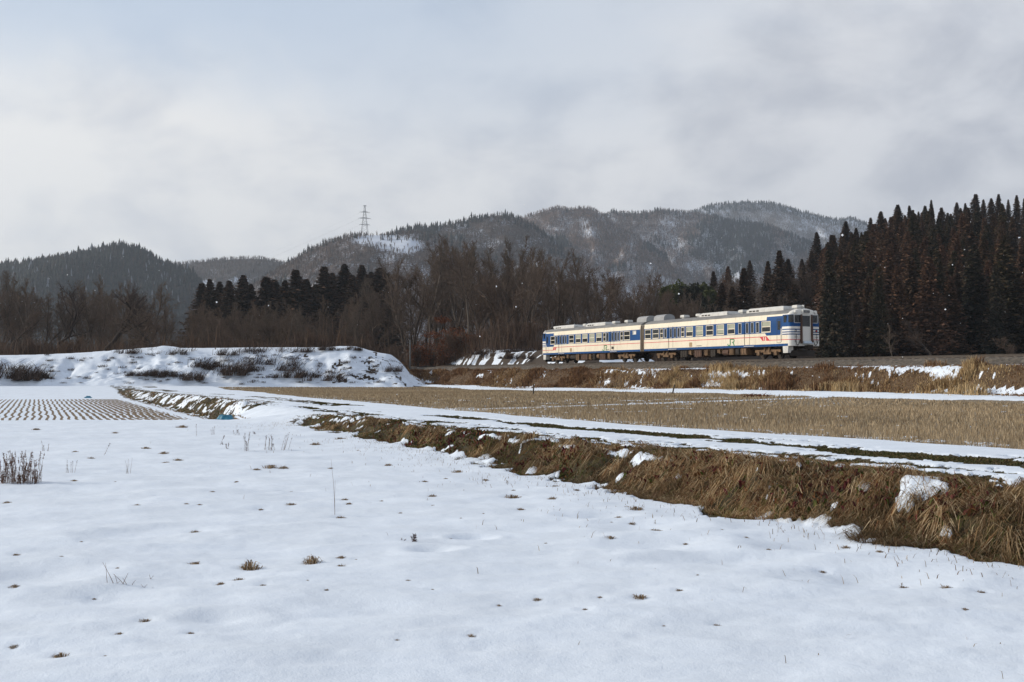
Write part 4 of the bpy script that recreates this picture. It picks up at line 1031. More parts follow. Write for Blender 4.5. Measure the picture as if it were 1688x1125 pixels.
# ------------------------------------------------------------------ hills
def hill(name, prof, Y, depth, kind, seed, base=0., snowy=.4, conif=.3, dens=30., hum=0.0, snowspots=(), relief=.40, tree_h=(8, 12), tint=(.070, .055, .046), label='', coniftop=None):
    rng = np.random.default_rng(seed)
    PX = np.array([p[0] for p in prof], float); PY = np.array([p[1] for p in prof], float)
    nu, nv = 160, 60
    px = np.linspace(PX[0], PX[-1], nu); py = np.interp(px, PX, PY)
    tr = np.mean(tree_h) * .75 * F / Y     # the profile runs over the tree tops
    RX = np.array([XZ(a, b + tr, Y)[0] for a, b in zip(px, py)]); RZ = np.array([XZ(a, b + tr, Y)[1] for a, b in zip(px, py)])
    W = abs(RX[-1] - RX[0])
    def surf(u, v):
        """u 0..1 along the ridge, v -0.5..1 (0 = ridge, 1 = foot toward the viewer, negative = far side)"""
        x = np.interp(u * (nu - 1), np.arange(nu), RX); zr = np.interp(u * (nu - 1), np.arange(nu), RZ)
        y = Y - depth * v
        fall = np.where(v >= 0, 1 - sstep(v, -.25, 1.15) * 1.0 + (sstep(np.zeros_like(v), -.25, 1.15)), 1 - (np.abs(v) * 1.6) ** 1.3)
        fall = np.where(v >= 0, np.clip(fall, 0, 1) ** 1.0 * (1 - v) ** .35, fall)
        gul = (fbm(x / (depth * .22) + v * .8, v * 1.6, seed, 5, .55) - .5)
        z = base + (zr - base) * fall * (1 + relief * 2 * gul * sstep(np.abs(v), .03, .35))
        x2 = x - (x - RX.mean()) * 0
        return x2, y, z
    U, Vv = np.meshgrid(np.linspace(0, 1, nu), np.concatenate([np.linspace(-.55, 0, 12)[:-1], np.linspace(0, 1, nv)]))
    x, y, z = surf(U, Vv)
    P = np.stack([x, y, z], -1).reshape(-1, 3); r, c = U.shape
    i = np.arange(r - 1)[:, None] * c + np.arange(c - 1)[None, :]; Q = np.stack([i, i + 1, i + c + 1, i + c], -1).reshape(-1, 4)
    def masks(x, y, z):
        m1 = fbm(x / (depth * .16), z / (depth * .10), seed + 7, 4, .55)
        con = sstep(m1, 1 - conif - .10, 1 - conif + .04) if conif < 1 else np.ones_like(x)
        sn = snowy + (fbm(x / (depth * .06), z / (depth * .04), seed + 9, 5, .65) - .5) * .7
        for (a, b, rx, rz_) in snowspots:
            kx, kz = XZ(a, b, Y); k = np.exp(-(((x / y * Y - kx) / rx) ** 2 + ((((z - EYE) / y * Y + EYE) - kz) / rz_) ** 2) ** 2); sn = sn + .62 * k; con = con * (1 - .8 * k)
        return con, sn
    con, sn = masks(P[:, 0], P[:, 1], P[:, 2])
    C = np.array(tint) * (1 - con[:, None]) + np.array((.022, .028, .03)) * con[:, None]
    tag(link(name, mesh_np(name, P, Q, M_hill, C, True, {'snow': sn})), kind='structure')
    # trees
    area = W * depth * 1.25; n = int(area / dens)
    u = rng.uniform(0, 1, n); v = rng.uniform(-.12, 1, n) ** 1.0
    nr_ = int(W / 2.2); u = np.concatenate([u, rng.uniform(0, 1, nr_)]); v = np.concatenate([v, rng.uniform(-.03, .02, nr_)])
    x, y, z = surf(u, v); con, sn = masks(x, y, z); n = len(x)
    open_ = rng.uniform(0, 1, n) > np.clip((sn - .75) * 2.2, 0, .72)
    isc = rng.uniform(0, 1, n) < (con if coniftop is None else np.maximum(con, coniftop * (np.abs(v) < .06)))
    parts = []
    k = isc & open_; m = k.sum()
    if m:
        h = rng.uniform(tree_h[0], tree_h[1], m) * 1.1 * (1 + .35 * (rng.uniform(0, 1, m) > .9)); rr = h * rng.uniform(.16, .24, m); a0 = rng.uniform(0, 6.28, m)
        ks = 5; th = a0[:, None] + np.arange(ks) * 2 * math.pi / ks; rj = rr[:, None] * rng.uniform(.7, 1.25, (m, ks))
        B = np.stack([x[k][:, None] + np.cos(th) * rj, y[k][:, None] + np.sin(th) * rj, np.repeat((z[k] + h * .02)[:, None], ks, 1)], -1)
        M2 = np.stack([x[k][:, None] + np.cos(th + .6) * rj * .62, y[k][:, None] + np.sin(th + .6) * rj * .62, np.repeat((z[k] + h * .45)[:, None], ks, 1)], -1)
        tip = np.stack([x[k], y[k], z[k] + h], -1)[:, None, :]; tip1 = np.stack([x[k], y[k], z[k] + h * .68], -1)[:, None, :]
        V = np.concatenate([B, tip1, M2, tip], 1).reshape(-1, 3); o = (np.arange(m) * (2 * ks + 2))[:, None]
        T = np.concatenate([o + np.array([[j, (j + 1) % ks, ks]]) for j in range(ks)] + [o + np.array([[ks + 1 + j, ks + 1 + (j + 1) % ks, 2 * ks + 1]]) for j in range(ks)])
        C = np.repeat(palette(rng, m, [(.016, .022, .022), (.026, .032, .028), (.04, .034, .028)], [4, 3, 1.2], .3), 2 * ks + 2, 0)
        frost = np.repeat(rng.uniform(0, 1, m) < snowy * .14, 2 * ks + 2); C[frost] = (.16, .18, .21)
        parts.append((V, T, C))
    k = ~isc & open_; m = k.sum()
    if m:
        nb = 12; X = np.repeat(x[k], nb); Yy = np.repeat(y[k], nb); Z = np.repeat(z[k], nb); h = np.repeat(rng.uniform(tree_h[0], tree_h[1], m) * .85, nb) * rng.uniform(.55, 1.05, m * nb)
        an = rng.uniform(0, 6.28, m * nb); L = h * rng.uniform(.05, .42, m * nb)
        C = np.repeat(palette(rng, m, [tuple(np.array(tint) * q) for q in (.75, 1., 1.35)] + [(.085, .060, .046)], [3, 4, 2, 2], .25), nb, 0)
        frost = np.repeat(rng.uniform(0, 1, m * nb) < snowy * .16, 1); C[frost] = (.30, .33, .38)
        parts.append(blades(np.stack([X, Yy, Z], 1), h, rng.uniform(.12, .34, m * nb) * (1 + Y / 2500), np.stack([np.cos(an) * L, np.sin(an) * L], 1), np.zeros(m * nb), C, rng))
    V, T, C = merge(parts)
    tag(link('hillside_forest', mesh_np('hillside_forest', V, T, M_leaf, C)), label, 'forest', kind='stuff')

hill('hill', [(-260, 470), (-120, 446), (0, 434), (50, 430), (100, 421), (150, 411), (185, 404), (200, 402), (225, 405), (245, 415), (265, 427), (290, 437), (318, 446), (328, 462), (335, 490)], 1450, 430, 0, 501, 2, .22, .96, 16, tree_h=(7, 11), tint=(.05, .045, .042),
     label='dark conifer forest on the rounded hill at the far left')
hill('hill', [(230, 440), (280, 432), (310, 428), (360, 423), (400, 421), (430, 421), (455, 426), (480, 432), (520, 440)], 2100, 550, 0, 503, 2, .30, .15, 40, tint=(.095, .074, .062), snowspots=((342, 467, 14, 7), (395, 462, 20, 5)), label='bare woodland on the low ridge between the left hill and pylon hill')
hill('hill', [(400, 475), (440, 452), (470, 432), (500, 413), (540, 393), (580, 382), (620, 381), (645, 381), (680, 376), (720, 385), (770, 405), (830, 430)], 1500, 450, 0, 505, 2, .36, .28, 22, snowspots=((640, 398, 34, 11), (672, 407, 22, 9), (612, 395, 26, 7)), tint=(.130, .092, .072), coniftop=.15, tree_h=(6, 10),
     label='mixed bare and conifer woodland on the hill under the pylon')
hill('hill', [(620, 388), (660, 376), (700, 370), (740, 365), (770, 358), (800, 352), (825, 349), (845, 351), (865, 359), (885, 372), (910, 392), (960, 430)], 1750, 470, 0, 507, 2, .36, .36, 24, tint=(.105, .080, .066), coniftop=.35, tree_h=(6, 10),
     label='dark wooded hump right of the pylon')
hill('hill', [(800, 378), (850, 358), (883, 347), (905, 340), (922, 337), (935, 341), (950, 339), (968, 338), (980, 342), (992, 349), (1010, 362), (1040, 380), (1100, 420)], 2300, 660, 0, 509, 2, .38, .22, 34, tint=(.165, .112, .084),
     label='frosted bare woodland on the mountain in the middle')
hill('hill', [(930, 368), (980, 354), (1010, 346), (1050, 347), (1072, 345), (1092, 342), (1120, 345), (1142, 346), (1168, 352), (1195, 360), (1230, 364), (1270, 368), (1300, 383), (1330, 394), (1380, 420)], 2600, 760, 0, 511, 2, .40, .36, 38, tint=(.150, .106, .084), coniftop=.1,
     label='frosted mixed woodland on the mountain behind the train')
hill('hill', [(1060, 372), (1110, 356), (1145, 345), (1168, 337), (1196, 332), (1238, 331), (1265, 332), (1291, 337), (1320, 346), (1366, 357), (1390, 360), (1401, 356), (1424, 365), (1480, 385), (1560, 420)], 3600, 930, 0, 513, 2, .52, .40, 60, tint=(.135, .11, .093), coniftop=.85,
     label='pale snowy woodland on the farthest mountain')

# ------------------------------------------------------------------ pylon on the hill
def pylon():
    m = paint('galvanised_steel', (.24, .25, .27), .55, .1)
    Y = 1500; x, z = XZ(601, 392, Y); _, zt = XZ(601, 339, Y); H = zt - z
    o = empty('pylon', (x, Y, z), R(18))
    def wid(f): return 4.6 * (1 - f) ** 1.1 + .6
    mb = MB()
    lv = [0, .16, .3, .43, .55, .66, .77, .88, 1.0]
    for sx in (-1, 1):
        for sy in (-1, 1):
            for f0, f1 in zip(lv, lv[1:]): mb.tube((sx * wid(f0), sy * wid(f0), f0 * H), (sx * wid(f1), sy * wid(f1), f1 * H), .24, .20, 4)
    for f0, f1 in zip(lv, lv[1:]):
        for sg in (-1, 1):
            a, b = wid(f0), wid(f1)
            for s1 in (-1, 1):
                mb.tube((s1 * a, sg * a, f0 * H), (-s1 * b, sg * b, f1 * H), .11, .11, 3); mb.tube((sg * a, s1 * a, f0 * H), (sg * b, -s1 * b, f1 * H), .11, .11, 3)
    mb.build('lattice_body', m, o)
    for f, L in ((.40, 7.6), (.60, 8.8), (.79, 7.4), (.985, 3.0)):
        mb = MB()
        for sg in (-1, 1):
            zc = f * H
            for sy in (-1, 1):
                mb.tube((0, sy * wid(f), zc + .9), (sg * L, 0, zc - .1), .24, .18, 4); mb.tube((0, sy * wid(f), zc), (sg * L, 0, zc - .1), .24, .18, 4)
            for q in (.3, .6): mb.tube((sg * L * q, 0, zc + .9 - q * .9), (sg * L * q, 0, zc - .05), .08, .08, 3)
            if f < .95: mb.tube((sg * L, 0, zc - .1), (sg * L, 0, zc - 1.4), .12, .12, 5)
        mb.build('cross_arm', m, o)
    tag(o, 'steel lattice pylon with four cross arms on the hilltop', 'pylon')
    # conductors running down to the left
    ca, sa = math.cos(R(18)), math.sin(R(18)); wm = paint('cable_grey', (.22, .23, .25), .6, .05)
    mb = MB()
    for f, L in ((.40, 7.6), (.60, 8.8), (.79, 7.4)):
        for sg in (-1, 1):
            p0 = Vector((x + sg * L * ca, Y + sg * L * sa, z + f * H - 1.4)); p1 = p0 + Vector((-600, 700, -90)); pr = p0
            for i in range(1, 17):
                q = i / 16; p = p0.lerp(p1, q) - Vector((0, 0, 22 * 4 * q * (1 - q) * .5)); mb.tube(pr, p, .03, .03, 3, 0, False); pr = p
    tag(mb.build('power_line', wm), 'faint power cables sloping down to the left from the pylon', 'power line')
pylon()

# ------------------------------------------------------------------ railway track
M_rail = paint('rusty_rail', (.050, .038, .030), .6, .2, 3); M_sleeper = paint('old_sleeper', (.12, .095, .078), .9, .2, 2)
def track():
    th = math.atan2(TD[1], TD[0]); c = T0 + TN * 1.45
    o = empty('railway_track', (c[0], c[1], RAIL_Z), th)
    for sy in (-1, 1):
        mb = MB(); y = sy * .57
        mb.box(-160, 60, y - .032, y + .032, -.04, 0); mb.box(-160, 60, y - .008, y + .008, -.12, -.04); mb.box(-160, 60, y - .062, y + .062, -.15, -.12)
        mb.build('rail', M_rail, o)
    mb = MB()
    for i in range(330): mb.box(-160 + i * .66, -160 + i * .66 + .22, -1.05, 1.05, -.27, -.152)
    tag(mb.build('sleepers', M_sleeper, o), kind='stuff')
    tag(o, 'single railway track on grey ballast carrying the train', 'railway track')
track()

# ------------------------------------------------------------------ the train
CREAM = paint('cream_paint', (.74, .675, .54), .5, .05, .8, dirt=(.42, .30, .18, .45))
WHITE = paint('white_paint', (.72, .71, .67), .45, .05, .8, dirt=(.35, .30, .25, .4))
BLUE = paint('blue_paint', (.006, .058, .195), .55, .10, .8, dirt=(.03, .06, .12, .3), spec=.15)
RED = paint('red_paint', (.55, .035, .05), .45, .08)
ROOF = paint('roof_grey', (.20, .20, .20), .8, .15, 1.2, dirt=(.10, .085, .07, .6))
GREEN = paint('green_paint', (.02, .20, .065), .45, .05)
UNDER = paint('underframe_black', (.030, .024, .020), .85, .3, 2)
DUST = paint('brake_dust', (.155, .098, .056), .9, .35, 2.5, dirt=(.05, .035, .025, .9))
RUSTY = paint('rusty_brown', (.085, .048, .034), .8, .25, 3)
ALU = paint('window_frame_metal', (.50, .51, .52), .35, .05, 2, metal=.3)
UNITM = paint('vent_pale_grey', (.58, .58, .56), .6, .08, 1.5, dirt=(.30, .26, .22, .6))
BLIND = paint('blind_green_grey', (.34, .36, .29), .8, .08)
PATCH = paint('tan_patch', (.36, .25, .14), .7, .1)
DOORSEAM = paint('door_seam', (.05, .045, .04), .8, .1)
SLATE = paint('sign_dark', (.02, .022, .026), .4, .1)
def glassmat():
    m, nt, b = newmat('dark_window_glass')
    n = noise_n(nt, .9, 3, .5)
    nt.links.new(mixc(nt, maprange(nt, n, .35, .65), (.008, .010, .012), (.030, .033, .034)), b.inputs['Base Color'])
    b.inputs['Roughness'].default_value = .08; b.inputs['Specular IOR Level'].default_value = .45
    return m
GLASS = glassmat()
LAMP = paint('lamp_lens', (.75, .74, .70), .15, .03)
def build_car(name, x_front, x_rear, flip, layout, label, blinds, seed):
    """local x runs toward the train's front; v = distance from the car's cab end"""
    th = math.atan2(TD[1], TD[0]); c = T0 + TN * 1.45
    root = empty(name, (c[0] + TD[0] * x_front, c[1] + TD[1] * x_front, RAIL_Z), th)
    Lc = x_front - x_rear; HW = 1.45; rc = .34
    X = (lambda v: -v) if not flip else (lambda v: -(Lc - v))
    rng = random.Random(seed)
    wins = [w_ for w_ in layout if w_[0] in ('win', 'small', 'pocket', 'frost')]; doors = [w_ for w_ in layout if w_[0] == 'door']
    WZ = {'win': (2.08, 2.93), 'small': (2.08, 2.93), 'pocket': (2.05, 2.92), 'frost': (2.55, 2.93)}
    # -- shell: outline walked once around the car, (v, y, side tag)
    vcut = {1.0, 2.9, .55, .9, rc, Lc - .12}
    for w_ in wins: vcut |= {w_[1], w_[2]}
    for w_ in doors: vcut |= {w_[1], w_[2]}
    vcut |= {1.12, 1.66}
    vs_ = sorted(v for v in vcut if rc <= v <= Lc)
    out = [(v, -HW, 's') for v in reversed(vs_)]
    out += [(rc - rc * math.sin(t), -HW + rc - rc * math.cos(t), 'a') for t in [R(15 * i) for i in range(1, 6)]]
    fy = [-(HW - rc), -.98, -.52, -.44, .44, .52, .98, HW - rc]
    out += [(0, y, 'f') for y in fy]
    out += [(rc - rc * math.cos(t), HW - rc + rc * math.sin(t), 'a') for t in [R(15 * i) for i in range(1, 6)]]
    out += [(v, HW, 'b') for v in vs_]
    n = len(out)
    zc = sorted({.95, 1.13, 1.405, 1.455, 1.695, 1.75, 1.80, 1.88, 1.97, 2.0, 2.05, 2.08, 2.17, 2.25, 2.34, 2.43, 2.55, 2.74, 2.92, 2.93, 3.0, 3.27, 3.34, 3.43, 1.30, 3.1})
    prof = [(z, 0.0, 0.0) for z in zc if z <= 2.6] + [(z, .03 * ((z - 2.6) / .83) ** 2 * 3, .06 * ((z - 2.6) / .83)) for z in zc if z > 2.6]
    prof += [(3.53, .18, .08), (3.63, .36, .10), (3.71, .60, .13), (3.77, .88, .16), (3.81, 1.15, .2), (3.825, 1.42, .24)]
    mats = [CREAM, WHITE, BLUE, RED, ROOF]
    mb = MB()
    def P(k, r):
        v, y, tg = out[k]; z, iy, ix = prof[r]
        yy = y * (1 - iy / HW); vv = v + ix * max(0, 1 - v / 2.0)
        return (X(vv), yy, z)
    def paint_of(v, y, tg, z):
        if z > 3.43: return 1 if (tg in 'fa' and v < .32) else 4
        nose = tg in 'fa' or v < 1.0
        if z < 1.13: return 2 if tg in 'sb' else 1
        if nose:
            base = 1 if (tg != 's' and tg != 'b') else (0 if z < 1.8 else 1)
            if 1.405 < z < 1.455: return 3
            if z < 1.80: return base
            if z < 2.43: return 2 if (1.80 < z < 1.88 or 1.97 < z < 2.05 or 2.17 < z < 2.25) else 1
            return 2 if z < 3.34 else 1
        if v < 2.9:
            if 1.405 < z < 1.455: return 3
            return 0 if z < 1.80 else (2 if z < 3.27 else 0)
        if 1.695 < z < 1.75 and v < Lc: return 3
        return 0 if z < 2.0 else (2 if z < 3.0 else 0)
    def hole(v, y, tg, z):
        if tg != 's': return False
        for w_ in wins:
            z0, z1 = WZ[w_[0]]
            if w_[1] < v < w_[2] and z0 < z < z1: return True
        for w_ in doors:
            if w_[1] < v < w_[2] and 1.13 < z < 3.1: return True
        return False
    for r in range(len(prof) - 1):
        zm = (prof[r][0] + prof[r + 1][0]) / 2
        for k in range(n - 1):
            v = (out[k][0] + out[k + 1][0]) / 2; y = (out[k][1] + out[k + 1][1]) / 2
            tg = out[k][2] if out[k][2] == out[k + 1][2] else 'a'
            if out[k][2] in 'sb' and out[k + 1][2] in 'sb' and v > rc: tg = out[k][2]
            if hole(v, y, tg, zm): continue
            mb.poly([P(k, r), P(k + 1, r), P(k + 1, r + 1), P(k, r + 1)], paint_of(v, y, tg, zm))
        mb.poly([P(n - 1, r), P(0, r), P(0, r + 1), P(n - 1, r + 1)], 0 if prof[r][0] < 3.4 else 4)
    mb.poly([P(k, len(prof) - 1) for k in range(n)], 4); mb.poly([P(k, 0) for k in reversed(range(n))], 0)
    # slanted ends of the livery bands, laid a few millimetres proud
    yq = -HW - .004
    def para(v0, v1, v2, v3, z0, z1, m): mb.poly([(X(v0), yq, z0), (X(v1), yq, z0), (X(v2), yq - .0, z1), (X(v3), yq, z1)], m)
    para(2.9, 3.05, 2.9, 2.9, 1.8, 2.0, 2) if False else None
    mb.poly([(X(2.9), yq, 1.80), (X(2.9), yq, 2.0), (X(3.06), yq, 2.0)], 2)
    mb.poly([(X(1.0), yq, 1.80), (X(1.0), yq, 2.43), (X(1.25), yq, 1.80)], 1)
    body = mb.build('body', mats, root)
    sgn = 1 if not flip else -1
    # emblem: red slashes where the line steps down
    mb = MB(); ye = -HW - .007
    if not flip:
        mb.poly([(X(3.75), ye, 1.75), (X(3.35), ye, 1.75), (X(3.22), ye, 1.40), (X(3.38), ye, 1.40)]); mb.poly([(X(3.22), ye, 1.75), (X(3.08), ye, 1.75), (X(3.05), ye, 1.40), (X(3.15), ye, 1.40)])
        mb.poly([(X(2.98), ye, 1.75), (X(2.88), ye, 1.75), (X(2.45), ye, 1.40), (X(2.92), ye, 1.40)])
    else:
        mb.poly([(X(2.75), ye, 1.40), (X(3.0), ye, 1.40), (X(3.1), ye, 1.75), (X(2.9), ye, 1.75)]); mb.poly([(X(3.08), ye, 1.40), (X(3.2), ye, 1.40), (X(3.3), ye, 1.75), (X(3.18), ye, 1.75)])
        mb.poly([(X(3.25), ye, 1.40), (X(3.4), ye, 1.40), (X(3.62), ye, 1.75), (X(3.38), ye, 1.75)])
    mb.build('emblem', RED, root)
    # JR lettering, read from the near side (image left to right = +x)
    mb = MB()
    vj = 7.42 if not flip else 14.05; x0 = X(vj) - .50; S_ = .74
    def q4(pts): mb.poly([(x0 + a * S_, ye, 1.10 + b * S_ * .8) for a, b in pts])
    q4([(.42, 1), (.58, 1), (.58, .3), (.42, .3)]); q4([(.42, .3), (.58, .3), (.50, .08), (.38, .16)]); q4([(.38, .16), (.50, .08), (.30, 0), (.28, .14)])
    q4([(.28, .14), (.30, 0), (.12, .02), (.14, .16)]); q4([(.14, .16), (.12, .02), (0, .18), (.13, .24)]); q4([(0, .18), (.13, .24), (.13, .32), (0, .32)])
    q4([(.58, 1), (1.12, 1), (1.02, .86), (.58, .86)]); q4([(1.12, 1), (1.26, .86), (1.12, .80), (1.02, .86)]); q4([(1.26, .86), (1.27, .66), (1.12, .68), (1.12, .80)])
    q4([(1.27, .66), (1.16, .48), (1.04, .58), (1.12, .68)]); q4([(1.16, .48), (.80, .46), (.80, .58), (1.04, .58)]); q4([(.93, .46), (1.09, .46), (1.34, 0), (1.17, 0)])
    mb.build('lettering', GREEN, root)
    mb = MB()
    vp = 13.2 if not flip else 6.9
    mb.box(X(vp) - .22, X(vp) + .22, -HW - .008, -HW - .002, 1.18, 1.55); mb.build('faded_panel', PATCH, root)
    mb = MB()
    vn = 11.0 if not flip else 15.5
    if flip: mb.box(X(vn) - .18, X(vn) + .18, -HW - .008, -HW - .002, 1.28, 1.52)
    for i in range(5): mb.box(X(vn) - .7 - i * .15, X(vn) - .62 - i * .15, -HW - .008, -HW - .002, 1.2, 1.28)
    mb.build('stencilled_mark', DOORSEAM, root)
    # windows
    for i, (kind, v0, v1) in enumerate(wins):
        z0, z1 = WZ[kind]; a, b = sorted((X(v0), X(v1))); yo = -HW; yb = -HW + .05; fw = .045
        mb = MB()
        mb.box(a, a + fw, yo - .012, yb, z0, z1); mb.box(b - fw, b, yo - .012, yb, z0, z1); mb.box(a + fw, b - fw, yo - .012, yb, z0, z0 + fw); mb.box(a + fw, b - fw, yo - .012, yb, z1 - fw, z1)
        if kind in ('win', 'small'):
            zm = z0 + (z1 - z0) * .5; mb.box(a + fw, b - fw, yo - .004, yb, zm - .03, zm + .03)
            mb.box(a - .02, b + .02, yo - .03, yo - .013, z0 - .035, z0 + .02)
        fr = mb.build('window', CREAM if kind in ('win', 'small') else ALU, root)
        gb = MB(); gb.poly([(a + fw, yb - .015, z0 + fw), (b - fw, yb - .015, z0 + fw), (b - fw, yb - .015, z1 - fw), (a + fw, yb - .015, z1 - fw)])
        gb.build('pane', WHITE if kind == 'frost' else GLASS, fr)
        hgt = blinds.get(i, 0)
        if hgt:
            bb = MB(); zb = z1 - fw - (z1 - z0 - 2 * fw) * hgt
            bb.poly([(a + fw, yb - .022, zb), (b - fw, yb - .022, zb), (b - fw, yb - .022, z1 - fw), (a + fw, yb - .022, z1 - fw)]); bb.build('blind', BLIND, fr)
    # doors: two leaves each with a tall pane
    for (kind, v0, v1) in doors:
        a, b = sorted((X(v0), X(v1))); yd = -HW + .035
        dm = [BLUE, CREAM, RED, DOORSEAM]
        mid = (a + b) / 2
        for (p, q) in ((a, mid), (mid, b)):
            mb = MB(); gx0, gx1 = p + (q - p) * .24, p + (q - p) * .80
            cuts = sorted({1.13, 1.695, 1.75, 2.0, 2.06, 2.92, 3.0, 3.1})
            for z0, z1 in zip(cuts, cuts[1:]):
                zm = (z0 + z1) / 2; m = 2 if 1.695 < zm < 1.75 else (1 if zm < 2.0 or zm > 3.0 else 0)
                for (c0, c1) in ((p + .015, gx0), (gx0, gx1), (gx1, q - .015)):
                    if c0 == gx0 and 2.06 < zm < 2.92: continue
                    mb.poly([(c0, yd, z0), (c1, yd, z0), (c1, yd, z1), (c0, yd, z1)], m)
            mb.box(p, p + .016, yd - .004, yd + .02, 1.13, 3.1, 3); mb.box(q - .016, q, yd - .004, yd + .02, 1.13, 3.1, 3)
            d_ = mb.build('door', dm, root)
            g = MB(); g.poly([(gx0 + .03, yd + .01, 2.09), (gx1 - .03, yd + .01, 2.09), (gx1 - .03, yd + .01, 2.89), (gx0 + .03, yd + .01, 2.89)]); g.build('pane', GLASS, d_)
            g = MB(); g.box(gx0, gx0 + .03, yd - .01, yd + .02, 2.06, 2.92); g.box(gx1 - .03, gx1, yd - .01, yd + .02, 2.06, 2.92); g.box(gx0 + .03, gx1 - .03, yd - .01, yd + .02, 2.06, 2.09); g.box(gx0 + .03, gx1 - .03, yd - .01, yd + .02, 2.89, 2.92)
            g.build('frame', ALU, d_)
        mb = MB(); mb.box(a, b, -HW - .05, -HW + .03, 1.00, 1.05); mb.build('step', ALU, root)
    # cab side door and little cab window
    mb = MB(); a, b = sorted((X(1.14), X(1.64))); y0 = -HW - .006
    for (p, q, z0, z1) in ((a, a + .025, 1.2, 3.05), (b - .025, b, 1.2, 3.05), (a + .025, b - .025, 1.2, 1.225), (a + .025, b - .025, 3.025, 3.05)): mb.box(p, q, y0, y0 + .004, z0, z1)
    cd = mb.build('cab_door', DOORSEAM, root)
    mb = MB(); mb.box(a + .1, b - .1, y0 - .002, y0 + .004, 2.2, 2.9); mb.build('pane', GLASS, cd)
    mb = MB(); mb.box(b + .01, b + .035, -HW - .06, -HW - .03, 1.3, 2.3) if not flip else mb.box(a - .035, a - .01, -HW - .06, -HW - .03, 1.3, 2.3); mb.build('handrail', ALU, cd)
    mb = MB(); a, b = sorted((X(.52), X(.84))); mb.box(a, b, -HW - .006, -HW + .002, 2.74, 3.28); mb.build('cab_window', GLASS, root)
    # cab front
    xf = lambda p: (X(0) + sgn * p)
    def fbox(mb, p0, p1, y0, y1, z0, z1, m=0): mb.box(min(xf(p0), xf(p1)), max(xf(p0), xf(p1)), y0, y1, z0, z1, m)
    for sy in (-1, 1):
        mb = MB(); y0, y1 = sorted((sy * .53, sy * 1.10)); fbox(mb, -.05, .008, y0, y1, 2.72, 3.30)
        fr = mb.build('windscreen', GLASS, root)
        mb = MB()
        for (p, q, z0, z1) in ((y0 - .03, y0, 2.69, 3.33), (y1, y1 + .03, 2.69, 3.33), (y0, y1, 2.69, 2.72), (y0, y1, 3.30, 3.33)): fbox(mb, -.05, .014, p, q, z0, z1)
        mb.build('frame', ALU, fr)
        mb = MB(); mb.tube((xf(.03), sy * .80, 2.74), (xf(.03), sy * 1.0, 3.15), .012, .01, 4); mb.build('wiper', UNDER, fr)
        # wrap-round corner pane
        mb = MB(); pts = [(rc - rc * math.sin(R(t)), HW - rc + rc * math.cos(R(t))) for t in (12, 30, 48, 66, 82)]
        for (va, ya), (vb, yb_) in zip(pts, pts[1:]):
            k = 1.012
            mb.poly([(X(va) + sgn * .006, sy * ya * k, 2.74), (X(vb) + sgn * .006, sy * yb_ * k, 2.74), (X(vb) + sgn * -.035, sy * (yb_ * k - .03), 3.30), (X(va) + sgn * -.035, sy * (ya * k - .03), 3.30)])
        mb.build('corner_window', GLASS, root)
        hl = MB(); hl.tube((xf(-.12), sy * .93, 3.545), (xf(.05), sy * .93, 3.545), .125, .125, 14); h_ = hl.build('headlight', UNITM, root)
        hl = MB(); hl.tube((xf(.051), sy * .93, 3.545), (xf(.06), sy * .93, 3.545), .10, .085, 14); hl.build('lens', LAMP, h_)
        tl = MB(); tl.tube((xf(-.02), sy * .99, 2.09), (xf(.05), sy * .99, 2.09), .085, .085, 12); t_ = tl.build('tail_light', UNDER, root)
        tl = MB(); tl.tube((xf(.051), sy * .99 - .03, 2.09), (xf(.06), sy * .99 - .03, 2.09), .05, .05, 10); tl.build('lens', LAMP if sy < 0 else RED, t_)
        mb = MB(); fbox(mb, .0, .16, *sorted((sy * .45, sy * .56)), 1.15, 2.45); fbox(mb, .0, .14, *sorted((sy * .45, sy * .53)), 2.45, 3.34); mb.build('gangway_frame', RUSTY if True else ALU, root)
        mb = MB()
        for z in (1.85, 1.62): mb.tube((xf(.06), sy * .86, z), (xf(.06), sy * 1.12, z), .016, .016, 5)
        mb.tube((xf(.07), sy * .98, 1.2), (xf(.07), sy * .98, 1.85), .018, .018, 5); mb.build('grab_rail', UNDER, root)
        mb = MB(); pr = None
        for i in range(9):
            t = i / 8; p = (xf(.08), sy * (.62 + .5 * t), 1.42 - .42 * math.sin(math.pi * t)); 
            if pr: mb.tube(pr, p, .025, .025, 5)
            pr = p
        mb.build('jumper_cable', UNDER, root)
    mb = MB(); fbox(mb, -.03, .03, -.45, .45, 1.25, 3.34); d_ = mb.build('gangway_door', WHITE, root)
    mb = MB(); fbox(mb, .031, .038, -.36, .36, 2.43, 3.26); mb.build('pane', GLASS, d_)
    mb = MB(); fbox(mb, .0, .09, -.36, .36, 3.44, 3.70); sg_ = mb.build('destination_box', WHITE, root)
    mb = MB(); fbox(mb, .091, .096, -.29, .29, 3.48, 3.66); ds = mb.build('display', SLATE, sg_)
    mb = MB()
    for (p, q, z0, z1) in ((-.20, -.11, 3.52, 3.62), (-.06, .02, 3.52, 3.62), (.08, .18, 3.52, 3.62)): fbox(mb, .097, .099, p, q, z0, z1)
    mb.build('sign_text', paint('sign_grey', (.30, .31, .30), .5, .1), ds)
    mb = MB(); fbox(mb, .1, .42, -.40, .40, 1.12, 1.20); fbox(mb, .16, .2, -.38, .38, 1.2, 1.32); mb.build('gangway_step', paint('pale_blue_steel', (.5, .58, .66), .5, .08), root)
    mb = MB(); fbox(mb, -.1, .35, -.13, .13, .72, 1.0); fbox(mb, .35, .55, -.2, .2, .74, 1.02); fbox(mb, -.25, -.02, -.62, .62, .9, .96); mb.build('coupler', UNDER, root)
    mb = MB()
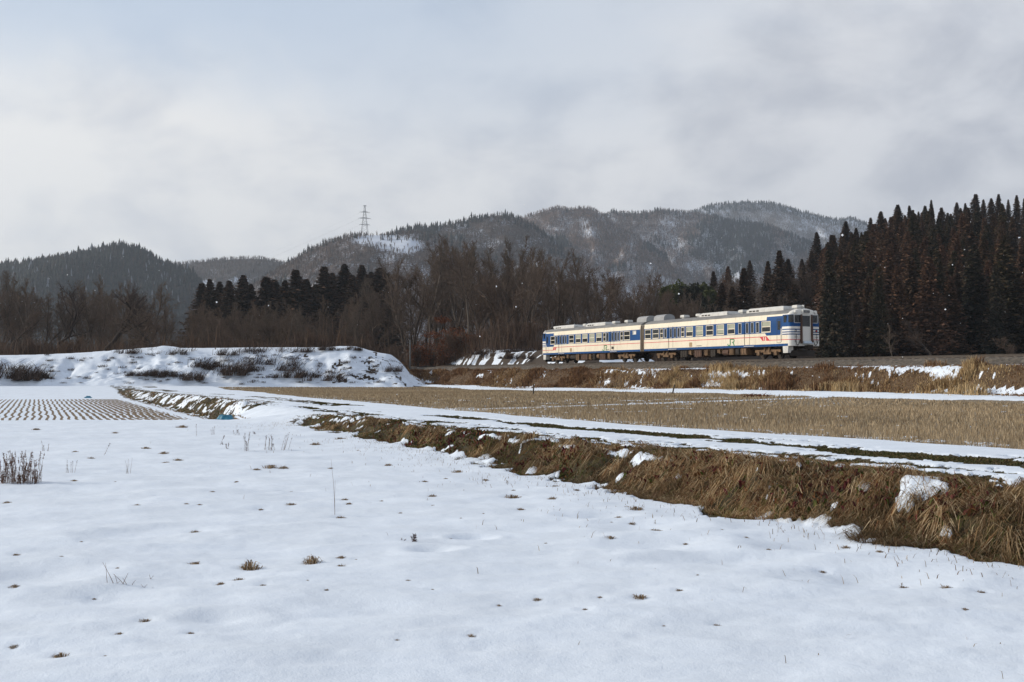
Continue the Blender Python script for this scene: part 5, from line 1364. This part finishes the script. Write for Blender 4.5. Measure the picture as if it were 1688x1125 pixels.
    for sy in (-1, 1): mb.poly([(xf(.15), 0, .18), (xf(-.45), sy * 1.2, .18), (xf(-.45), sy * 1.2, .62), (xf(.05), 0, .62)])
    for sy in (-1, 1): mb.box(min(xf(-.6), xf(-.45)), max(xf(-.6), xf(-.45)), sy * .7 - .06, sy * .7 + .06, .3, .94)
    mb.build('snow_plough', UNDER, root)
    mb = MB(); a, b = sorted((X(.42), X(.95))); n0 = len(mb.v)
    mb.poly([(a, -HW + .03, .42), (b, -HW + .03, .42), (b + .08, -HW + .02, .95), (a - .03, -HW + .02, .95)]); mb.poly([(b, -HW + .03, .42), (b, -HW + .55, .42), (b + .08, -HW + .5, .95), (b + .08, -HW + .02, .95)]); mb.poly([(a, -HW + .03, .42), (a - .03, -HW + .02, .95), (a - .03, -HW + .5, .95), (a, -HW + .55, .42)])
    mb.build('side_step', UNITM, root)
    # bogies
    for vc in (3.25, Lc - 3.25):
        mb = MB()
        for sy in (-1, 1):
            yb = sy * 1.0; mb.box(X(vc) - 1.55, X(vc) + 1.55, yb - .07, yb + .07, .52, .72); mb.box(X(vc) - .45, X(vc) + .45, yb - .12, yb + .12, .36, .60)
            for dx in (-.28, .28): mb.tube((X(vc) + dx, yb * 1.08, .55), (X(vc) + dx, yb * 1.08, .9), .11, .11, 8)
        mb.box(X(vc) - .3, X(vc) + .3, -1., 1., .5, .85)
        bg = mb.build('bogie', DUST, root)
        for dx in (-1.05, 1.05):
            mb = MB()
            for sy in (-1, 1): mb.tube((X(vc) + dx, sy * .52, .43), (X(vc) + dx, sy * .66, .43), .43, .43, 20)
            mb.tube((X(vc) + dx, -.66, .43), (X(vc) + dx, .66, .43), .08, .08, 8); mb.build('wheelset', UNDER, bg)
            for sy in (-1, 1):
                mb = MB(); mb.bevbox(X(vc) + dx - .17, X(vc) + dx + .17, sy * 1.06 - .13, sy * 1.06 + .13, .28, .60, .04); mb.build('axle_box', DUST, bg)
    # underfloor equipment
    v = 5.6; i = 0
    while v < Lc - 5.6:
        L_ = rng.choice((.5, .8, 1.2, .6, 1.5)); h = rng.uniform(.42, .72)
        mb = MB()
        if rng.random() < .22: mb.tube((X(v), -1.02, .62), (X(v + L_), -1.02, .62), .26, .26, 12); mb.box(*sorted((X(v), X(v + L_))), -1.1, -.9, .85, .96)
        else:
            a, b = sorted((X(v), X(v + L_))); mb.box(a, b, -1.28 + rng.uniform(0, .2), -.3, .95 - h, .949); mb.box(a + .05, b - .05, -1.32, -1.285, .95 - h + .06, .86)
            for q in range(int(L_ / .3)): mb.box(a + .12 + q * .3, a + .15 + q * .3, -1.345, -1.325, .95 - h + .08, .84)
        mb.build('underfloor_box', (DUST, UNDER, DUST, RUSTY)[i % 4], root); v += L_ + rng.uniform(.08, .35); i += 1
    mb = MB(); mb.box(*sorted((X(.5), X(Lc - .3))), -.9, .9, .80, .948); mb.box(*sorted((X(5.2), X(Lc - 5.2))), .2, 1.25, .3, .80); mb.build('underframe', UNDER, root)
    # roof fittings
    def unit(v0, v1, w_, h, slots=True):
        mb = MB(); a, b = sorted((X(v0), X(v1)))
        n0 = len(mb.v); zb = 3.74
        pr = [(-w_ / 2, zb), (-w_ / 2, zb + h * .55), (-w_ / 2 + .18, zb + h), (w_ / 2 - .18, zb + h), (w_ / 2, zb + h * .55), (w_ / 2, zb)]
        A0 = [(a, y, z) for y, z in pr]; A1 = [(a + .22, y, z) if z > zb + h * .6 else (a, y, z) for y, z in pr]; B1 = [(b - .22, y, z) if z > zb + h * .6 else (b, y, z) for y, z in pr]
        for j in range(5): mb.poly([A1[j], B1[j], B1[j + 1], A1[j + 1]])
        mb.poly(list(reversed(A1))); mb.poly(B1)
        o = mb.build('air_conditioner', UNITM, root)
        if slots:
            s_ = MB()
            for j in range(3): s_.box((a + .35) + j * .45, (a + .35) + j * .45 + .34, -w_ / 2 - .006, -w_ / 2 + .01, zb + h * .18, zb + h * .48)
            s_.build('grille', UNDER, o)
    def vent(v, w_=.6):
        mb = MB(); mb.bevbox(X(v) - .3, X(v) + .3, -w_ / 2, w_ / 2, 3.9, 4.12, .05); mb.box(X(v) - .18, X(v) + .18, -.2, .2, 3.76, 3.9); mb.build('roof_vent', UNITM, root)
    unit(1.7, 6.3, 1.5, .36); unit(8.9, 12.9, 1.5, .34); vent(.95); vent(7.7); vent(13.8); vent(16.2)
    mb = MB(); a, b = sorted((X(18.7), X(20.4))); kk = 10; ys = [(-.62 * math.cos(math.pi * j / kk) * 1.0, 3.76 + .58 * math.sin(math.pi * j / kk) ** .55) for j in range(kk + 1)]
    for (y0, z0), (y1, z1) in zip(ys, ys[1:]): mb.poly([(a, y0, z0), (b, y0, z0), (b, y1, z1), (a, y1, z1)])
    mb.poly([(a, y, z) for y, z in ys]); mb.poly([(b, y, z) for y, z in reversed(ys)]); mb.build('roof_tank', paint('tank_grey', (.30, .31, .32), .7, .1), root)
    if not flip: mb = MB(); mb.tube((X(.45), .2, 3.78), (X(.45), .2, 4.12), .03, .02, 6); mb.tube((X(.45), .2, 4.0), (X(.62), .2, 4.1), .05, .04, 6); mb.build('horn', UNITM, root)
    # gutter line, drain pipes at the plain end, gangway bellows
    mb = MB(); mb.box(*sorted((X(.5), X(Lc - .02))), -1.375, -1.355, 3.42, 3.45); mb.build('gutter', ROOF, root)
    mb = MB(); e_ = X(Lc); dd = -sgn
    for y in (-1.36, -1.0): mb.box(min(e_, e_ + dd * .06), max(e_, e_ + dd * .06), y - .03, y + .03, 1.0, 3.35)
    mb.build('drain_pipe', RUSTY, root)
    mb = MB(); mb.box(min(e_, e_ + dd * .30), max(e_, e_ + dd * .30), -.55, .55, 1.05, 3.3); mb.build('gangway_bellows', UNDER, root)
    return tag(root, label, 'train car', 'the two carriages of the train')
lay1 = [('win', 2.38, 3.48), ('pocket', 3.78, 4.2), ('door', 4.4, 5.7), ('pocket', 6.05, 6.47), ('win', 6.92, 7.92), ('win', 8.40, 9.42), ('win', 9.88, 10.92), ('win', 11.36, 12.4), ('win', 12.86, 13.9), ('small', 14.16, 14.68),
        ('pocket', 14.88, 15.24), ('door', 15.36, 16.68), ('pocket', 16.94, 17.36), ('small', 17.52, 18.06), ('win', 18.26, 19.3), ('win', 19.58, 20.62)]
lay2 = [('win', 2.2, 3.25), ('pocket', 3.42, 3.84), ('door', 4.1, 5.45), ('pocket', 5.55, 5.95), ('win', 6.45, 7.55), ('win', 7.95, 9.05), ('win', 9.4, 10.5), ('win', 10.9, 11.95), ('win', 12.3, 13.4), ('small', 13.68, 14.2),
        ('pocket', 14.3, 14.76), ('door', 15.1, 16.4), ('pocket', 16.46, 16.82), ('small', 17.02, 17.54), ('win', 17.7, 18.8), ('frost', 19.3, 19.95)]
build_car('railcar', 0.0, -20.9, False, lay1, 'front blue and cream railcar with its striped cab end facing us', {0: .5, 3: .5, 4: .92, 6: .92, 7: .5, 8: .0, 12: .0}, 1)
build_car('railcar', -21.35, -42.1, True, lay2, 'rear blue and cream railcar whose cab end is farthest away', {5: .5, 6: .92, 7: .5, 4: .5}, 2)

# ------------------------------------------------------------------ posts, tarpaulin, small weeds
def posts():
    m = paint('grey_post_paint', (.11, .115, .115), .8, .1)
    Y = 146; x, zt = XZ(676, 562, Y); zg = hill_z(x, Y)
    mb = MB(); mb.tube((0, 0, -.3), (0, 0, zt - zg), .11, .10, 10); mb.tube((0, 0, zt - zg), (0, 0, zt - zg + .05), .12, .09, 10)
    o = mb.build('post', m); o.location = (x, Y, zg); tag(o, 'tall plain grey post at the right end of the snowy berm', 'post')
    x, y = G(879, 646, .5); mb = MB(); mb.tube((0, 0, -.2), (.03, 0, .75), .06, .05, 7); o = mb.build('stake', paint('weathered_stake', (.08, .07, .06), .9, .2)); o.location = (x, y, hill_z(x, y)); tag(o, 'short dark stake at the foot of the railway embankment', 'stake')
    x, y = G(1108, 646, .5); o2 = o.copy(); col.objects.link(o2); o2.location = (x, y, hill_z(x, y)); o2.rotation_euler = (.1, .18, 0); tag(o2, 'leaning dark stake below the near carriage, at the embankment foot', 'stake')
posts()

def rusty_clump():
    x, y = G(1245, 655, .3); r = np.random.default_rng(91); n = 260
    P = np.stack([r.normal(0, .45, n), r.normal(0, .2, n), np.full(n, -.02)], 1); h = r.uniform(.1, .4, n); an = r.uniform(0, 6.28, n); L = h * r.uniform(.3, 1.2, n)
    C = palette(r, n, [(.20, .075, .035), (.13, .05, .03), (.09, .045, .03)], [3, 3, 2])
    V, T, C = blades(P, h, r.uniform(.03, .06, n), np.stack([np.cos(an) * L, np.sin(an) * L], 1), r.uniform(0, .5, n), C, r)
    o = link('weed_clump', mesh_np('weed_clump', V, T, M_straw, C)); o.location = (x, y, hill_z(x, y)); tag(o, 'low rust-red weed clump at the end of the bund between the paddies', 'weed')
rusty_clump()

def tarpaulin():
    rng = np.random.default_rng(77); n = 26
    u, v = np.meshgrid(np.linspace(-1, 1, n), np.linspace(-1, 1, n))
    r = np.maximum(np.abs(u), np.abs(v)); h = .62 * (1 - r ** 2.2) * (.65 + .7 * vnoise(u * 2.5 + 3, v * 2.5 + 3, 5)) + .10 * (vnoise(u * 6 + 9, v * 6, 8) - .4)
    h = np.where(r > .98, 0, np.maximum(h, .02)); x = u * .85; y = v * .6
    P = np.stack([x, y, h - .02], -1).reshape(-1, 3); i = np.arange(n - 1)[:, None] * n + np.arange(n - 1)[None, :]
    m = paint('blue_tarp', (.02, .17, .28), .5, .3, 2.0, dirt=(.06, .16, .14, .8))
    x0, y0 = G(367, 692, -.1)
    o = link('tarpaulin', mesh_np('tarpaulin', P, np.stack([i, i + 1, i + n + 1, i + n], -1).reshape(-1, 4), m, None, True)); o.location = (x0, y0 + .3, ground_z(x0, y0 + .3) - .02); o.scale = (.58, .6, .62)
    tag(o, 'crumpled blue-green tarpaulin heap at the edge of the snow field', 'tarpaulin')
    x0, y0 = G(145, 653, -.3); o2 = o.copy(); col.objects.link(o2); o2.location = (x0, y0, ground_z(x0, y0)); o2.scale = (.4, .4, .3); tag(o2, 'small blue sheet lying on snow beyond the row field', 'tarpaulin')
tarpaulin()

def tufts():
    ms = []
    for i in range(5):
        r = np.random.default_rng(600 + i); n = 150
        P = np.stack([r.normal(0, .05, n), r.normal(0, .04, n), np.full(n, -.01)], 1); h = r.uniform(.02, .085, n) * np.exp(-(P[:, 0] / .09) ** 2); an = r.uniform(0, 6.28, n); L = r.uniform(.01, .09, n)
        C = palette(r, n, [(.27, .185, .11), (.17, .11, .062), (.38, .285, .175), (.10, .07, .045)], [4, 3, 3, 1])
        V, T, C = blades(P, h, r.uniform(.004, .011, n), np.stack([np.cos(an) * L, np.sin(an) * L * .7], 1), r.uniform(.2, .9, n), C, r); ms.append(mesh_np('grass_tuft', V, T, M_straw, C))
    named = {(412, 943): 'round upright tuft of dry grass, largest on the snow field', (514, 931): 'pointed tuft of brown grass left of the dark-leaved sprig', (1055, 997): 'dark matted tuft alone in the lower middle of the snow field', (844, 824): 'flat brown tuft in the middle of the snow field beside a dimple',
             (98, 1095): 'dark tuft near the photo\'s bottom left corner', (238, 1035): 'flat split tuft low on the left of the snow field', (1087, 886): 'brown tuft closest to the bank among the right-hand tufts'}
    for i, (a, b, k) in enumerate(tuft_px):
        x, y = G(a, b, 0); o = link('grass_tuft', ms[i % 5]); o.location = (x, y, ground_z(x, y) - .014 * k); s_ = k * (.27 + y * .036) * rnd.choice((.45, .6, .75, .95, 1.2)); o.scale = (s_, s_, s_ * (1.9 if (a, b) in ((412, 943), (514, 931)) else 1)); o.rotation_euler = (0, 0, rnd.uniform(-.5, .5) + (math.pi if rnd.random() < .5 else 0))
        tag(o, named.get((a, b), 'small brown tuft of dead grass poking through the snow field'), 'grass tuft', 'grass tufts poking through the snow field')
    # fine grass points along the bank foot
    rng = np.random.default_rng(620); n = 2600; s = -4 + 34 * rng.uniform(0, 1, n); d = -.1 - rng.exponential(.9, n)
    X = F0[0] + A[0] * s + Nn[0] * d; Y = F0[1] + A[1] * s + Nn[1] * d; k = fbm(X * .8, Y * .8, 251, 3) > .5; X, Y = X[k], Y[k]; n = len(X); z, _, _ = terrain(X, Y)
    h = rng.uniform(.02, .10, n); an = rng.uniform(0, 6.28, n); L = h * rng.uniform(.2, 1, n); C = palette(rng, n, [(.25, .18, .10), (.16, .10, .06)], [1, 1])
    V, T, C = blades(np.stack([X, Y, z - .01], 1), h, rng.uniform(.004, .009, n), np.stack([np.cos(an) * L, np.sin(an) * L], 1), rng.uniform(0, .5, n), C, rng)
    tag(link('grass_points', mesh_np('grass_points', V, T, M_straw, C)), 'thin straw points showing through the snow beside the bank', 'grass', kind='stuff')
tufts()

def weed(name, seed, stems, label, px, py, group, leafc=(.085, .045, .035)):
    """stems: (dx, dy, height, lean x, seed-head size)"""
    rng = np.random.default_rng(seed); x, y = G(px, py, 0); st, hd = [], []
    for (dx, dy, h, lx, hs) in stems:
        p = np.array((dx, dy, -.03)); n = 5; d = np.array((lx, rng.normal(0, .08), 1.)); ln = h / n; w_ = .0018 + .0010 * min(h, 1) + y * .00008
        for i in range(n):
            d = d + np.array((lx * .12, 0, 0)) + rng.normal(0, .04, 3); d /= np.linalg.norm(d); q = p + d * ln; st.append((p, q, w_ * (1 - i * .13), w_ * (.87 - i * .13), 4)); 
            if i >= 1 and hs > 0:
                for j in range(2):
                    v = rng.normal(0, 1, 3); v[2] = abs(v[2]); v /= np.linalg.norm(v); hd.append((p, p + v * hs * 1.3 * rng.uniform(.4, 1), w_ * .8, .001, 0))
            p = q
        for j in range(int(14 * (hs > 0))):
            b = p - d * hs * rng.uniform(0, 2.2); v = rng.normal(0, 1, 3); v /= np.linalg.norm(v); hd.append((b, b + v * hs * rng.uniform(.3, .8), hs * .16, .002, 0))
    o = empty(name, (x, y, ground_z(x, y)))
    V, T, C = seg_mesh(st, (.16, .10, .072), rng); link('stem', mesh_np('stem', V, T, M_bark, C), o)
    if hd: V, T, C = seg_mesh(hd, leafc, rng); link('seed_head', mesh_np('seed_head', V, T, M_bark, C), o)
    return tag(o, label, 'weed', group)
def weeds():
    r = random.Random(9); g = 'dead weeds standing in the snow field'
    k = lambda y: (G(0, y, 0)[1]) / F       # metres per photo pixel at that row
    def bunch(n, w_, h0, h1, lean=.15, hs=.03): return [(r.uniform(-w_, w_), r.uniform(-w_, w_) * .5, r.uniform(h0, h1), r.uniform(-lean, lean), hs) for _ in range(n)]
    m = k(803)
    weed('weed_clump', 700, bunch(130, 33 * m, 14 * m, 56 * m, .16, 4.5 * m), 'thick clump of tall reddish-brown weeds at the left edge of the snow field', 32, 803, g, (.15, .085, .062))
    m = k(745); weed('dead_weed', 701, bunch(11, 9 * m, 14 * m, 30 * m, .1, 2.5 * m), 'brushy group of dead stalks before the gap in the bank', 444, 745, g)
    weed('dead_weed', 702, bunch(5, 7 * m, 22 * m, 34 * m, .25, 2 * m), 'fan of thin stalks right of the brushy stalk group', 470, 745, g)
    weed('dead_weed', 703, [(0, 0, 26 * m, -.02, 3 * m)], 'single stalk with a small cross twig, left of the tarpaulin weeds', 324, 722, g)
    weed('dead_weed', 704, bunch(4, 3 * m, 12 * m, 24 * m, .12, 1.8 * m), 'short thin stalk group next to the single stalk', 351, 719, g)
    weed('dead_weed', 705, [(0, 0, 20 * m, .3, 3.5 * m), (0.05, 0, 7 * m, 0, 3 * m)], 'leaning stalk with a dark head below the tarpaulin', 363, 736, g)
    weed('dead_weed', 706, bunch(6, 3 * m, 16 * m, 34 * m, .1, 3.2 * m), 'tall dark-headed stalks left of the brushy stalk group', 406, 748, g)
    weed('dead_weed', 707, bunch(4, 9 * m, 8 * m, 16 * m, .35, 2.5 * m), 'scattered small dark heads behind the tall dark-headed stalks', 392, 722, g)
    weed('dead_weed', 708, bunch(3, 2 * m, 6 * m, 11 * m, .1, 3.5 * m), 'stubby dark weed in front of the snowy ramp', 419, 718, g)
    weed('dead_weed', 709, bunch(3, 4 * m, 8 * m, 14 * m, .2, 3 * m), 'pair of small stalks below the leaning stalk', 373, 744, g)
    m = k(785); weed('dead_weed', 710, bunch(6, 9 * m, 12 * m, 26 * m, .1, 2 * m), 'thin upright stalks right of the thick brown clump', 118, 785, g)
    m = k(746); weed('dead_weed', 711, bunch(5, 8 * m, 10 * m, 22 * m, .2, 1.5 * m), 'sparse stalks above the thick brown clump', 77, 746, g)
    m = k(754); weed('dead_weed', 712, [(0, 0, 25 * m, .42, 3 * m)], 'lone stalk leaning right on the left of the field', 171, 754, g)
    m = k(785); weed('dead_weed', 713, bunch(4, 5 * m, 10 * m, 30 * m, .15, .8 * m), 'wispy pale stems in the left middle of the field', 212, 785, g)
    m = k(854); weed('dead_weed', 714, [(0, 0, 95 * m, -.07, 0), (-.0, 0, 60 * m, -.02, .8 * m)], 'one very tall hair-thin stem in the middle of the field', 552, 854, g)
    m = k(900); weed('leafy_sprig', 715, bunch(5, 4 * m, 12 * m, 22 * m, .15, 6 * m), 'small sprig with dark drooping leaves in the middle of the snow', 682, 900, g, (.055, .022, .020))
    weed('leafy_sprig', 716, bunch(2, 2 * m, 7 * m, 12 * m, .3, 3 * m), 'tiny sprig just left of the dark-leaved sprig', 665, 898, g, (.055, .022, .020))
    m = k(976); weed('bent_grass', 717, [(-.06, 0, 40 * m, -.1, 0), (0, 0, 46 * m, -.45, 0), (.05, 0, 26 * m, .3, 0), (.02, 0, 22 * m, -.2, 0), (.1, 0, 18 * m, -.4, 0), (.12, 0, 14 * m, .5, 0), (-.02, .02, 14 * m, .8, 0), (.08, 0, 30 * m, -.6, 0)], 'crossed bent grass stems low on the left of the field', 190, 977, g)
    weed('bent_grass', 718, [(0, 0, 14 * m, .5, 0), (.03, 0, 13 * m, -.5, 0), (.06, 0, 9 * m, .7, 0), (-.02, 0, 7 * m, -.8, 0)], 'small folded grass stems right of the crossed bent ones', 233, 979, g)
    weed('bent_grass', 719, [(0, 0, 14 * m, .4, 0), (.02, 0, 14 * m, -.3, 0), (.01, 0, 8 * m, .1, 0)], 'tent-shaped pair of grass stems behind the folded ones', 245, 966, g)
weeds()

# ------------------------------------------------------------------ falling snow
def snowflakes():
    rng = np.random.default_rng(88); n = 260; Y = rng.uniform(7, 60, n) ; X = rng.uniform(-.52, .52, n) * Y; Z = EYE + rng.uniform(-.02, .16, n) * Y
    V, T = [], []; oct_ = np.array([(1, 0, 0), (-1, 0, 0), (0, 1, 0), (0, -1, 0), (0, 0, 1), (0, 0, -1)], float); fa = np.array([(0, 2, 4), (2, 1, 4), (1, 3, 4), (3, 0, 4), (2, 0, 5), (1, 2, 5), (3, 1, 5), (0, 3, 5)])
    for i in range(n): s_ = rng.uniform(.003, .009); V.append(oct_ * s_ * rng.uniform(.6, 1.5, 3) + (X[i], Y[i], Z[i])); T.append(fa + 6 * i)
    m = paint('flake_white', (.85, .87, .9), .8, .02)
    tag(link('snowflakes', mesh_np('snowflakes', np.concatenate(V), np.concatenate(T), m)), 'scattered snowflakes drifting through the air', 'snowflakes', kind='stuff')
snowflakes()

# ------------------------------------------------------------------ haze
HAZE = 0.000125
if HAZE:
    mb = MB(); mb.box(-4500, 4500, -300, 5200, -2.6, 680)
    m = bpy.data.materials.new('haze_air'); m.use_nodes = True; nt = m.node_tree
    for n in list(nt.nodes):
        if n.type != 'OUTPUT_MATERIAL': nt.nodes.remove(n)
    v = nt.nodes.new('ShaderNodeVolumePrincipled'); v.inputs['Density'].default_value = HAZE; v.inputs['Color'].default_value = (.74, .85, 1, 1); v.inputs['Anisotropy'].default_value = .3
    nt.links.new(v.outputs[0], nt.nodes['Material Output'].inputs['Volume'])
    tag(mb.build('haze', m), 'thin blue-grey air in front of the far mountains', 'haze', kind='stuff')
